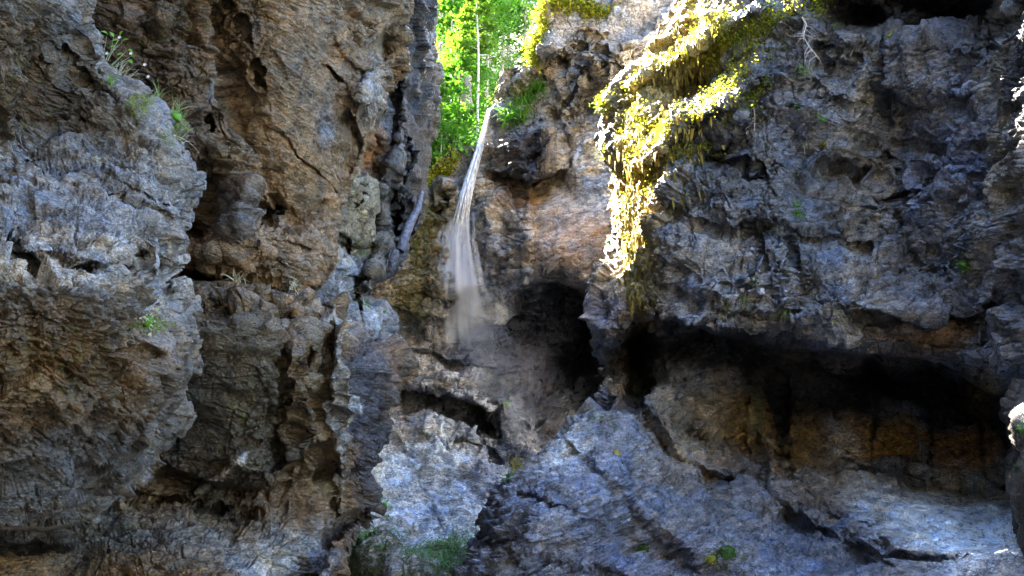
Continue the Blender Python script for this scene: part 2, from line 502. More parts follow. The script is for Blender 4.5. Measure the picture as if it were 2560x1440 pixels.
def surf(ms, px, py):
    """point and normal of a rock mass at a bearing"""
    r = int(np.clip(np.searchsorted(ms.py, py), 0, len(ms.py)-1))
    row = ms.X[r]; c = int(np.argmin(np.abs(row-px)+np.where((np.arange(len(row)) < ms.xl), 4, 0)))
    return Vector(ms.p[:, r, c].tolist()), Vector(ms.n[:, r, c].tolist())

def rows(a, b, stp, top=-1200, bottom=1800, nt_=16, nb_=10):
    t = a-np.cumsum(np.linspace(1, 5, nt_))[::-1]/np.cumsum(np.linspace(1, 5, nt_))[-1]*(a-top)
    bt = b+np.cumsum(np.linspace(1, 5, nb_))/np.cumsum(np.linspace(1, 5, nb_))[-1]*(bottom-b)
    return np.concatenate([t, np.arange(a, b, stp), bt])

# displacement recipes ------------------------------------------------
def rock_detail(s, big=.25, mid_=.10, fine_=.035, facet_=.12, strata_=.0, tilt=.12, drip=None, blocky=1.0, mask=None, cellst=(1, 1, 1.5)):
    """s: 1/metre scale of the mid-size blocks; amplitudes in metres; every layer fades where the mesh is too coarse to carry it"""
    def f(p, wx, wy, sp):
        lim = lambda fr: np.clip(1.7-2.6*sp*fr, 0, 1)
        q = p.copy()
        facet, mid, fine, strata = facet_*.62, mid_*.62, fine_*.72, strata_*.8
        q[2] = q[2]+tilt*q[0]
        wp = np.stack([q[0]+.16/s*fbm(q, s*1.3, 1, seed=2.), q[1]+.16/s*fbm(q, s*1.3, 1, seed=12.), q[2]+.16/s*fbm(q, s*1.3, 1, seed=22.)], 0)
        w2 = np.stack([wp[0]+.05/s*fbm(q, s*4., 1, seed=32.), wp[1]+.05/s*fbm(q, s*4., 1, seed=42.), wp[2]+.05/s*fbm(q, s*4., 1, seed=52.)], 0)
        rg = sstep(-.45, .35, fbm(q, s*.4, 3, .5, seed=131.))          # broken here, smooth there
        h = big*fbm(q, s*.35, 2, .4, seed=3.)*lim(s*1.2)
        f1, f2, fac, cr = worley(wp, s*.42, cellst, 15.)
        h += facet*blocky*1.5*(fac-.3)*lim(s*1.2)
        f1, f2, fac, cr = worley(wp, s, cellst, 5.)
        h += facet*blocky*1.05*(fac-.25)*lim(s*2)
        h -= facet*.7*np.exp(-((f2-f1)/.03)**2)*sstep(-.1, .3, fbm(q, s*.5, 2, seed=31.))*lim(s*3)
        f1, f2, fac, cr = worley(w2, s*2.7, cellst, 9.)
        h += mid*.8*(fac-.25)*(.35+.65*rg)*lim(s*4)
        h -= mid*.8*np.exp(-((f2-f1)/.05)**2)*sstep(0, .3, fbm(q, s*.9, 2, seed=41.))*lim(s*6)
        f1, f2, fac, cr = worley(w2, s*7, cellst, 19.)
        h += fine*1.0*fac*(.2+.8*rg)*lim(s*10)
        h += fine*.2*fbm(q, s*13, 2, .5, seed=16.)*rg*lim(s*18)
        if strata:
            zz = q[2]*s*3.1+.9*fbm(q, s*.8, 3, .5, (.5, .5, 1), seed=51.)
            a = zz-np.floor(zz)
            h += strata*(a**1.5-.5)*sstep(-.35, .25, fbm(q, s*.45, 2, seed=61.))*lim(s*4)
            zz = q[2]*s*9.7+1.2*fbm(q, s*2.2, 3, .5, (.4, .4, 1), seed=71.)
            a = zz-np.floor(zz)
            h += strata*.12*(a**1.5-.5)*lim(s*12)
        # short hard cracks that follow the bedding
        for fr, am, sd in ((2.2, 1.5, 111.), (5.5, .62, 121.)):
            k = np.abs(fbm(q, s*fr, 2, .5, (.5, .5, 1.9), seed=sd))
            h -= (mid*.8)*am*(1-sstep(0, .07, k))*sstep(-.25, .2, fbm(q, s*fr*.35, 2, seed=sd+5))*lim(s*fr*3.2)
        if drip is not None: h = drip(h, p, wx, wy)
        return h
    return f

M_NEAR = rock_material("near_rock_stone", 5.0, (1, 1, 1.5), .016, speck=.5)
M_LEFT = rock_material("brown_cliff_stone", 2.6, (1, 1, 1.5), .03)
M_CLEFT = rock_material("cleft_stone", 2.0, (1, 1, 1.4), .05, (.35, .7))
M_BACK = rock_material("pale_cliff_stone", .8, (1, 1, 2.2), .085, (.22, .62))
M_RIGHT = rock_material("blue_grey_cliff_stone", 1.4, (1, 1, 1.7), .06, (.28, .7))

# ---- near rock, left edge of the view, 4-5 m away
near_rock = build_mass("near_rock_wall", rows(-20, 1460, 2.3, -900, 1900),
    [(-900, -60), (1900, -60)],
    [(-900, 60), (-20, 185), (60, 215), (120, 250), (200, 290), (260, 345), (300, 390), (340, 420), (380, 440), (430, 452), (500, 462), (560, 458),
     (605, 450), (640, 400), (680, 405), (720, 432), (780, 440), (860, 440), (930, 435), (960, 420), (1000, 428), (1060, 425), (1100, 400), (1150, 352),
     (1200, 282), (1250, 238), (1300, 206), (1330, 192), (1460, 190), (1900, 190)], 232,
    [(0, 0, 4.2), (170, 0, 5.1), (0, 250, 4.5), (200, 200, 5.25), (0, 400, 4.95), (200, 320, 5.35), (330, 330, 5.3), (0, 600, 4.0), (200, 600, 4.15), (440, 420, 5.3),
     (450, 560, 5.0), (0, 720, 3.85), (200, 720, 4.0), (420, 720, 4.7), (0, 1000, 3.9), (400, 1000, 4.7), (0, 1280, 4.5), (200, 1230, 4.9), (150, 1440, 6.4), (-60, 1440, 6.2), (0, -200, 3.8)],
    feats=[step([(-60, 590), (40, 615), (110, 650), (180, 662), (290, 650), (330, 640)], .34, 26, 5), crack([(380, 640), (400, 660), (420, 700)], 12, .5),
           step([(-60, 1312), (60, 1322), (120, 1325), (205, 1308)], 1.6, 600, 5), crack([(250, 430), (330, 470), (460, 520)], 5, .06),
           step([(100, 450), (220, 470), (330, 500), (455, 540)], .10, 40, 5), crack([(0, 440), (120, 380), (215, 280), (235, 235)], 18, .12),
           crack([(195, 120), (230, 200), (250, 230)], 10, .15), step([(150, 1150), (300, 1120), (420, 1060)], .12, 60, 8), step([(260, 930), (350, 880), (440, 870)], .1, 40, 6),
           step([(240, 1240), (330, 1160), (410, 1080)], -.2, 50, 8)],
    wrap='r', rollw=42, rolld=.5, wrapd=1.6, tail=('l', 2600, 8),
    detail=rock_detail(5.0, .16, .06, .02, .09, .03, .1), base=GREY, sc=5,
    cols=[((.11, .07, .03), 60, 180, 170, 200, 20, 1), ((.10, .055, .022), 140, 260, 90, 70, -30, .9), ((.27, .27, .28), 200, 480, 270, 120, 10, .9), ((.5, .49, .47), 150, 690, 260, 26, 4, .9), (LIGHT, 400, 720, 40, 60, 4, .9), ((.46, .46, .47), 150, 605, 210, 24, 10, .8),  # pale bands paint in the highlight along slab foot and shelf
          (GREY, 220, 110, 40, 160, -28, .8), ((.15, .09, .035), 150, 950, 300, 200, 0, 1), ((.10, .095, .095), 150, 1180, 280, 120, -20, .9), (BLACK, 60, 1400, 260, 74, 0, 1)],  # bottom recess is painted black for its shade
    moss=[(70, 230, 150, 160, 0, .46), (150, 900, 220, 160, 0, .42), (420, 350, 40, 40, 40, .7), (345, 275, 40, 20, 40, .8), (420, 810, 12, 22, 30, 1.2), (395, 720, 30, 40, 0, .4)],
    mat=M_NEAR, gain=.48, warp=9, edge_jit=5, label="close grey and brown rock face with a mossy underside and a pale sloping shelf")

# ---- tall brown cliff and the lower block below its ledge
left_cliff = build_mass("brown_cliff_wall", rows(-20, 1460, 2.3, -1500, 2000),
    [(-1500, 150), (2000, 150)],
    [(-1500, 1030), (-20, 1005), (150, 1003), (230, 1000), (290, 965), (330, 935), (420, 893), (520, 860), (620, 836), (700, 820), (738, 808), (752, 815), (762, 850),
     (785, 890), (810, 925), (835, 950), (860, 972), (920, 990), (960, 994), (1040, 984), (1090, 974), (1150, 950), (1220, 935), (1270, 928), (1310, 900), (1345, 880), (1390, 860), (1440, 838), (2000, 780)], 368,
    [(180, 0, 8.6), (520, 0, 9.6), (700, 0, 10.2), (1000, 0, 12.2), (450, 400, 9.6), (700, 400, 10.0), (880, 420, 11.6), (450, 650, 9.4), (690, 640, 9.7), (800, 700, 10.4), (200, 500, 9.5),
     (440, 760, 8.5), (620, 780, 8.4), (800, 830, 8.6), (960, 900, 9.8), (720, 1000, 8.0), (720, 1180, 7.9), (600, 1000, 8.1), (840, 1000, 8.5), (970, 1050, 10.2), (450, 1200, 8.3), (850, 1260, 8.7), (925, 1250, 10.0),
     (250, 1400, 7.7), (500, 1440, 7.4), (800, 1440, 8.0), (600, 1300, 8.1)],
    feats=[step([(800, 765), (720, 745), (620, 712), (560, 700), (450, 705)], 1.1, 60, 8),
           crack([(430, 690), (560, 692), (660, 722), (770, 752), (810, 762)], 9, .5),
           # fractured zone left of the slab: slab edge stands proud
           step([(720, 560), (655, 470), (640, 400), (590, 320), (548, 240), (520, 120), (500, 20), (490, -60)], .8, 110, 9),
           crack([(560, 0), (600, 60), (640, 150), (655, 200)], 13, .4), blob(655, 530, 38, 26, 1.2, 20, 3), crack([(700, 535), (650, 565), (600, 610), (560, 640)], 12, .8),
           crack([(590, 560), (640, 600), (690, 600), (815, 640)], 4, .15), crack([(600, 640), (700, 660), (790, 700)], 4, .1),
           step([(690, 545), (760, 570), (838, 560)], -.12, 60, 4), crack([(833, 105), (860, 140), (885, 160)], 6, .3), crack([(818, 168), (850, 190), (875, 225), (895, 250)], 6, .35),
           crack([(740, 385), (790, 430), (840, 480)], 5, .2), crack([(650, 320), (700, 330), (735, 375)], 5, .15), blob(968, 110, 14, 30, .8, 0, 3), blob(905, 195, 10, 22, .8, 20, 3),
           blob(920, 235, 28, 60, -.35, 0, 3), step([(960, 60), (925, 150), (905, 260), (880, 360)], -.25, 50, 8), step([(880, 300), (905, 360), (885, 420)], .4, 40, 8),
           blob(480, 560, 60, 120, .5, 20, 3), blob(600, 520, 40, 60, -.4, 20, 4), blob(500, 640, 70, 40, -.35, 0, 4), crack([(440, 330), (480, 440), (470, 560)], 14, .4),
           crack([(300, 30), (390, 60), (400, 150)], 14, .25), blob(395, 45, 24, 24, -.3, 0, 3), crack([(530, 300), (545, 420), (520, 470)], 8, .3),
           # lower block
           step([(735, 820), (722, 900), (738, 1000), (722, 1100), (715, 1170)], .28, 40, 6), step([(440, 1170), (520, 1210), (600, 1230), (650, 1245), (700, 1230), (715, 1175)], .5, 70, 6),
           crack([(340, 1230), (460, 1245), (560, 1250), (640, 1262)], 7, .35), step([(480, 1220), (560, 1160), (640, 1090)], -.12, 50, 8), step([(450, 730), (560, 770), (680, 760), (760, 800)], .12, 40, 5),
           step([(460, 780), (540, 800), (640, 790)], -.1, 40, 5), blob(880, 870, 26, 60, .25, 0, 3), step([(835, 860), (842, 1000), (835, 1120), (845, 1250)], .35, 200, 14),
           step([(700, 780), (780, 800), (815, 850)], .3, 30, 5), crack([(730, 830), (760, 850), (790, 900)], 6, .2),
           blob(870, 1340, 40, 90, .8, 20, 3), step([(920, 1280), (880, 1330), (830, 1380), (790, 1460)], 1.2, 200, 8)],
    wrap='r', rollw=55, rolld=.9, wrapd=4, tail=('l', 1500, 5),
    detail=rock_detail(2.3, .24, .095, .034, .17, .06, .05,
        mask=None, drip=lambda h, p, wx, wy: h*(1-.62*np.clip(blob(780, 330, 170, 330, 1.3, -18, 3)(wx, wy), 0, 1))*(1+.3*np.clip(blob(470, 420, 110, 330, 1, -18, 3)(wx, wy), 0, 1))*(1-.5*np.clip(blob(590, 1000, 150, 170, 1.3, 0, 3)(wx, wy), 0, 1))),
    base=(.26, .155, .065),
    cols=[((.30, .20, .105), 760, 350, 230, 420, -18, 1), ((.11, .065, .03), 370, 90, 190, 170, 20, .95), ((.12, .08, .045), 470, 400, 130, 240, -15, .8), ((.30, .24, .17), 820, 100, 130, 220, 0, .5),
          (LIGHT, 935, 230, 40, 80, 10, .9), ((.33, .27, .19), 960, 60, 50, 120, 0, .6), (BLUE, 815, 330, 20, 60, 5, .6), (BLUE, 600, 520, 50, 60, 10, .5), (LIGHT, 540, 215, 18, 40, 0, .8), (LIGHT, 620, 40, 22, 60, -30, .6),
          ((.34, .24, .16), 740, 620, 110, 70, 0, .6), ((.085, .07, .045), 590, 980, 190, 230, 0, 1), ((.08, .06, .035), 560, 1150, 220, 140, 0, 1), ((.2, .16, .1), 800, 1000, 60, 220, 0, .6), ((.36, .36, .35), 850, 1040, 20, 220, 0, .8), (LIGHT, 850, 800, 50, 40, 20, .8),
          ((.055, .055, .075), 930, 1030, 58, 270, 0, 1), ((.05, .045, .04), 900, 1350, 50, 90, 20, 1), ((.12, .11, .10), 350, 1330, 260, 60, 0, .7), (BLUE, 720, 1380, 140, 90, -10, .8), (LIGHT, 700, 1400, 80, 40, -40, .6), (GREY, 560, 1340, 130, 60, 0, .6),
          ((.20, .10, .03), 860, 1400, 26, 80, 25, .8), (LIGHT, 590, 1160, 90, 7, -38, .8), ((.08, .07, .05), 250, 1330, 120, 120, 0, .8)],
    moss=[(470, 720, 50, 18, 0, .6), (420, 60, 180, 110, 0, .42), (860, 800, 60, 20, 20, .5), (600, 1050, 180, 180, 0, .4), (820, 1230, 30, 60, 0, .5), (560, 420, 60, 200, -15, .3)],
    mat=M_LEFT, gain=.52, warp=10, edge_jit=5, label="tall overhanging brown cliff above a ledge and a blocky lower buttress")

# ---- dark wall of the cleft behind the brown cliff
cleft = build_mass("dark_cleft_wall", rows(-20, 960, 2.6, -1500, 1700),
    [(-1500, 690), (1700, 690)],
    [(-1500, 1040), (-20, 1070), (60, 1076), (130, 1080), (250, 1087), (340, 1075), (400, 1066), (480, 1062), (560, 1052), (600, 1030), (640, 1008), (680, 985), (705, 945), (735, 905),
     (748, 930), (757, 958), (790, 972), (850, 976), (930, 965), (1040, 920), (1300, 800), (1700, 795)], 120,
    [(820, 500, 13), (900, 450, 13.6), (1000, 0, 15.5), (1075, 100, 17.5), (1000, 400, 16.2), (1060, 480, 18.5), (950, 600, 15.5), (850, 650, 13), (800, 0, 13), (960, 800, 12.5), (880, 780, 12), (880, 1000, 12)],
    feats=[step([(1015, -60), (1000, 200), (985, 380), (950, 450), (940, 620), (905, 730)], 1.0, 70, 10), blob(925, 400, 26, 60, 1.0, 10, 3), crack([(1040, 380), (1030, 480), (1000, 580), (975, 640)], 20, 1.2),
           blob(985, 560, 26, 60, 1.0, 10, 3), crack([(820, 580), (870, 600), (880, 640)], 10, .9), crack([(830, 670), (880, 680), (890, 740)], 7, .6), step([(820, 600), (900, 612)], .6, 30, 4), step([(890, 690), (940, 680), (985, 680)], .7, 40, 4),
           step([(790, 735), (860, 740), (905, 735)], .5, 16, 4), crack([(905, 760), (903, 860)], 5, .6), crack([(900, 440), (880, 520), (860, 570)], 8, .6), step([(860, 640), (890, 650)], .3, 20, 3)],
    wrap='r', rollw=35, rolld=1.2, wrapd=20, detail=rock_detail(1.7, .35, .13, .05, .22, .05, .0),  # deep unseen return, lengthened to keep sun off the boulder
    base=(.075, .078, .085),
    cols=[((.20, .18, .13), 880, 550, 60, 180, 0, .9), ((.045, .05, .062), 1040, 200, 50, 330, 0, .9), ((.17, .08, .03), 925, 370, 26, 60, 15, .9), (DARK, 1010, 520, 50, 90, 10, .8), ((.22, .22, .22), 860, 680, 50, 80, 0, .8), (BLUE, 935, 790, 40, 60, 0, .7)],
    moss=[(900, 620, 26, 60, 0, .6), (975, 600, 22, 30, 0, .8), (960, 450, 60, 140, 0, .4), (900, 760, 20, 20, 0, .8)],
    mat=M_CLEFT, warp=10, edge_jit=5, label="dark narrow cliff face standing in the cleft behind the brown cliff")

# ---- pale cliff the waterfall runs down
def back_drip(h, p, wx, wy):
    smooth = np.clip(blob(1440, 540, 110, 200, 1.3, 0, 3)(wx, wy), 0, 1)+np.clip(blob(1120, 1260, 180, 110, 1.2, 20, 3)(wx, wy), 0, 1)
    bas = np.clip(blob(1090, 1230, 190, 150, 1.3, 20, 3)(wx, wy), 0, 1)
    pp = p.copy(); pp[2] = pp[2]+.3*pp[0]
    return h*(1-.68*np.clip(smooth, 0, 1))+bas*(.18*fbm(pp, 2.2, 2, .5, (.4, .5, 1.5), seed=97., ridged=True)+.11*fbm(pp, 5.5, 2, .5, (.35, .4, 1.4), seed=107., ridged=True))
back = build_mass("waterfall_cliff_wall", rows(-30, 1460, 2.5, -60, 1700, nt_=3),
    [(-60, 1400), (-30, 1385), (10, 1372), (60, 1360), (120, 1347), (150, 1325), (175, 1275), (210, 1250), (240, 1236), (285, 1224), (320, 1212), (345, 1205), (372, 1190),
     (385, 1140), (400, 1105), (430, 1060), (470, 1000), (520, 930), (1700, 880)],
    [(-60, 1800), (200, 1700), (400, 1620), (800, 1640), (1000, 1700), (1100, 1560), (1250, 1420), (1400, 1330), (1700, 1330)], 300,
    [(1400, 0, 41), (1600, 0, 40), (1240, 260, 43), (1350, 200, 41), (1450, 200, 39.5), (1550, 400, 38.5), (1440, 500, 38.5), (1440, 680, 37), (1200, 450, 41), (1280, 550, 39.5), (1150, 600, 41),
     (1200, 760, 39), (1050, 480, 40), (1030, 600, 38.5), (1020, 760, 38), (1100, 900, 38.5), (1000, 900, 38), (1230, 930, 38), (1300, 900, 40), (1450, 900, 43), (1060, 1000, 37), (1200, 1100, 36.5), (1320, 1100, 37),
     (1100, 1150, 35.5), (1250, 1200, 34), (960, 1200, 34), (1050, 1300, 31), (1200, 1320, 29.5), (900, 1360, 29), (1100, 1440, 27)],
    feats=[blob(1325, 372, 72, 86, -1.7, 5, 5), step([(1255, 440), (1300, 452), (1350, 448), (1392, 430)], 2.8, 50, 6), step([(1190, 705), (1330, 712), (1400, 705), (1440, 712), (1500, 720), (1560, 700)], 0, 10, 5),
           step([(1322, 708), (1400, 702), (1440, 712), (1500, 722), (1620, 720)], 7.5, 300, 7), blob(1400, 850, 100, 150, 3.0, -10, 4), blob(1410, 980, 90, 110, 2.5, 0, 4), step([(1125, 800), (1180, 792), (1250, 802), (1312, 796)], 1.5, 60, 6),
           step([(985, 868), (1060, 872), (1120, 895), (1250, 925), (1320, 935)], .8, 14, 4), step([(985, 965), (1050, 972), (1130, 992), (1200, 1018), (1262, 1042)], 3.0, 75, 6),
           step([(1120, 1100), (1200, 1110), (1290, 1150), (1310, 1165)], .9, 40, 5), crack([(1330, 300), (1400, 288), (1420, 290)], 4, .6), crack([(1395, 285), (1420, 350), (1430, 420)], 12, 1.4),
           step([(1380, 155), (1420, 130), (1470, 100)], .8, 30, 6), blob(1385, 125, 36, 30, -1.4, -20, 4), crack([(1350, 160), (1370, 150), (1440, 110)], 9, 1.3), crack([(1520, 130), (1500, 220), (1450, 290)], 16, 1.2),
           step([(1490, 130), (1550, 110), (1600, 90), (1640, 40)], -1.3, 100, 8), blob(1470, 180, 26, 26, 1.0, 0, 3), crack([(1420, 150), (1430, 240), (1400, 290)], 14, 1.1), step([(1340, 300), (1335, 400)], .5, 30, 6),
           crack([(1200, 452), (1240, 440), (1260, 438)], 5, .5), crack([(1120, 500), (1180, 490)], 3, .4), step([(1130, 480), (1125, 600), (1115, 720), (1125, 800)], -1.2, 60, 10), crack([(1115, 480), (1110, 760)], 9, .9),
           crack([(985, 740), (1060, 735), (1110, 745)], 4, .5), crack([(985, 620), (1100, 630)], 4, .5), blob(1060, 800, 50, 40, -.8, 0, 4), crack([(1330, 560), (1320, 700)], 10, .8), step([(1335, 470), (1325, 700)], -1.2, 80, 8),
           crack([(1200, 560), (1280, 590), (1320, 580)], 4, .4), crack([(1190, 640), (1320, 650)], 4, .35), step([(1210, 720), (1300, 740)], .4, 30, 4), blob(1310, 860, 30, 40, -1.2, 0, 4),
           step([(1000, 1040), (1080, 1090), (1160, 1110)], .3, 20, 4), step([(1240, 1240), (1230, 1320), (1180, 1400)], .4, 60, 10), step([(955, 1060), (1040, 1150), (1100, 1300)], .3, 80, 14),
           crack([(1240, 440), (1245, 700)], 7, .5), blob(950, 1390, 60, 34, -2.2, 10, 4), blob(1130, 1395, 80, 30, -2.0, -22, 4), blob(1040, 1440, 60, 30, -2.5, 0, 4), step([(1235, 240), (1290, 225), (1345, 215)], .5, 20, 4), step([(1240, 190), (1290, 180), (1345, 170)], .5, 16, 4), step([(1225, 300), (1290, 300)], .4, 20, 4)],
    detail=rock_detail(.62, .7, .32, .14, .62, .30, -.22, drip=back_drip),
    base=(.36, .335, .31),
    cols=[((.66, .59, .52), 1440, 530, 120, 190, 0, 1), ((.55, .38, .28), 1430, 600, 100, 90, 0, .6), ((.72, .68, .64), 1480, 450, 60, 80, 0, .8), (LIGHT, 1190, 640, 80, 200, 0, .5), ((.33, .33, .36), 1230, 720, 110, 90, 0, .7), ((.05, .05, .06), 1325, 372, 78, 84, 0, .95), (BLACK, 1330, 430, 60, 24, 0, .8), ((.16, .08, .025), 1310, 500, 50, 45, 0, .8),  # smooth pinkish stone, lightened in place of hazy sun beams on it
          (GREY, 1440, 190, 90, 110, 0, .7), ((.12, .1, .05), 1060, 600, 70, 180, 0, .9), ((.16, .13, .06), 1030, 760, 70, 90, 0, .8), (DARK, 1430, 870, 110, 160, -10, 1), (BLACK, 1420, 800, 110, 90, 0, 1), ((.05, .055, .09), 1220, 860, 110, 60, 0, 1), (LIGHT, 1060, 925, 70, 40, 15, .8), ((.30, .31, .33), 1160, 970, 100, 35, 15, .9),  # cave beside the fall has its darkness painted in
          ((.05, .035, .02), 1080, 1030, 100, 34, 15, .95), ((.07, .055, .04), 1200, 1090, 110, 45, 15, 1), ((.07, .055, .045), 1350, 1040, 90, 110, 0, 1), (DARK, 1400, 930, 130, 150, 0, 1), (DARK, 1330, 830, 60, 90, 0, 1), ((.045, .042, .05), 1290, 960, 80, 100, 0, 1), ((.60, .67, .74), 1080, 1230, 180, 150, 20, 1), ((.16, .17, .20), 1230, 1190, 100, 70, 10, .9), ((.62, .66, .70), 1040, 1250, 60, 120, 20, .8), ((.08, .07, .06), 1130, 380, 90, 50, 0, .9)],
    moss=[(1060, 560, 70, 190, 0, .62), (1030, 760, 60, 100, 0, .55), (1095, 430, 60, 30, -15, .9), (1300, 240, 26, 60, 25, .8), (1240, 220, 20, 20, 0, .5), (1430, 20, 70, 20, 0, .7), (1360, 90, 10, 90, 0, .8), (1290, 840, 30, 30, 0, .2), (930, 1390, 90, 50, 0, .75), (1120, 1395, 110, 40, -20, .75), (1040, 1430, 60, 40, 0, .6)],
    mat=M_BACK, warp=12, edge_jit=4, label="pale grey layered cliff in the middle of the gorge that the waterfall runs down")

# ---- right hand cliff: mossy buttress, blue grey wall, long overhang, sculpted rock below
def right_drip(h, p, wx, wy):
    m = np.clip(blob(1680, 330, 150, 330, 1.3, 22, 3)(wx, wy)+blob(1590, 620, 45, 190, 1.2, -4, 3)(wx, wy), 0, 1)
    q = fbm(p, 2.2, 4, .6, (1.6, 1.6, .28), seed=77., ridged=True)
    q2 = fbm(p, 7.5, 3, .6, (1.4, 1.4, .25), seed=87., ridged=True)
    low = np.clip(blob(2330, 1290, 260, 150, 1.2, 15, 3)(wx, wy)+.7*blob(2000, 1000, 350, 120, 1.2, 5, 3)(wx, wy), 0, 1)
    scal = np.clip(blob(1450, 1330, 360, 230, 1.3, 15, 3)(wx, wy)+.6*blob(2000, 1400, 300, 90, 1.2, 5, 3)(wx, wy), 0, 1)
    pp = p.copy(); pp[2] = pp[2]-.35*pp[0]
    sc_ = fbm(pp, 4.2, 2, .5, (.16, .3, 1.7), seed=97., ridged=True)
    f1, f2, fa, cr = worley(p, 5.0, (1, 1, 1), 3.)
    nod = sstep(.0, .35, fbm(p, .5, 2, seed=7.))*(1-np.clip(m+low+scal, 0, 1))
    return h*(1-.35*m)*(1-.5*low)*(1-.72*scal)+m*(.2*q+.05*q2)+scal*(.14*sc_+.11*fbm(pp, 9.5, 2, .5, (.14, .3, 1.5), seed=107., ridged=True))+nod*.06*(.6-f1)
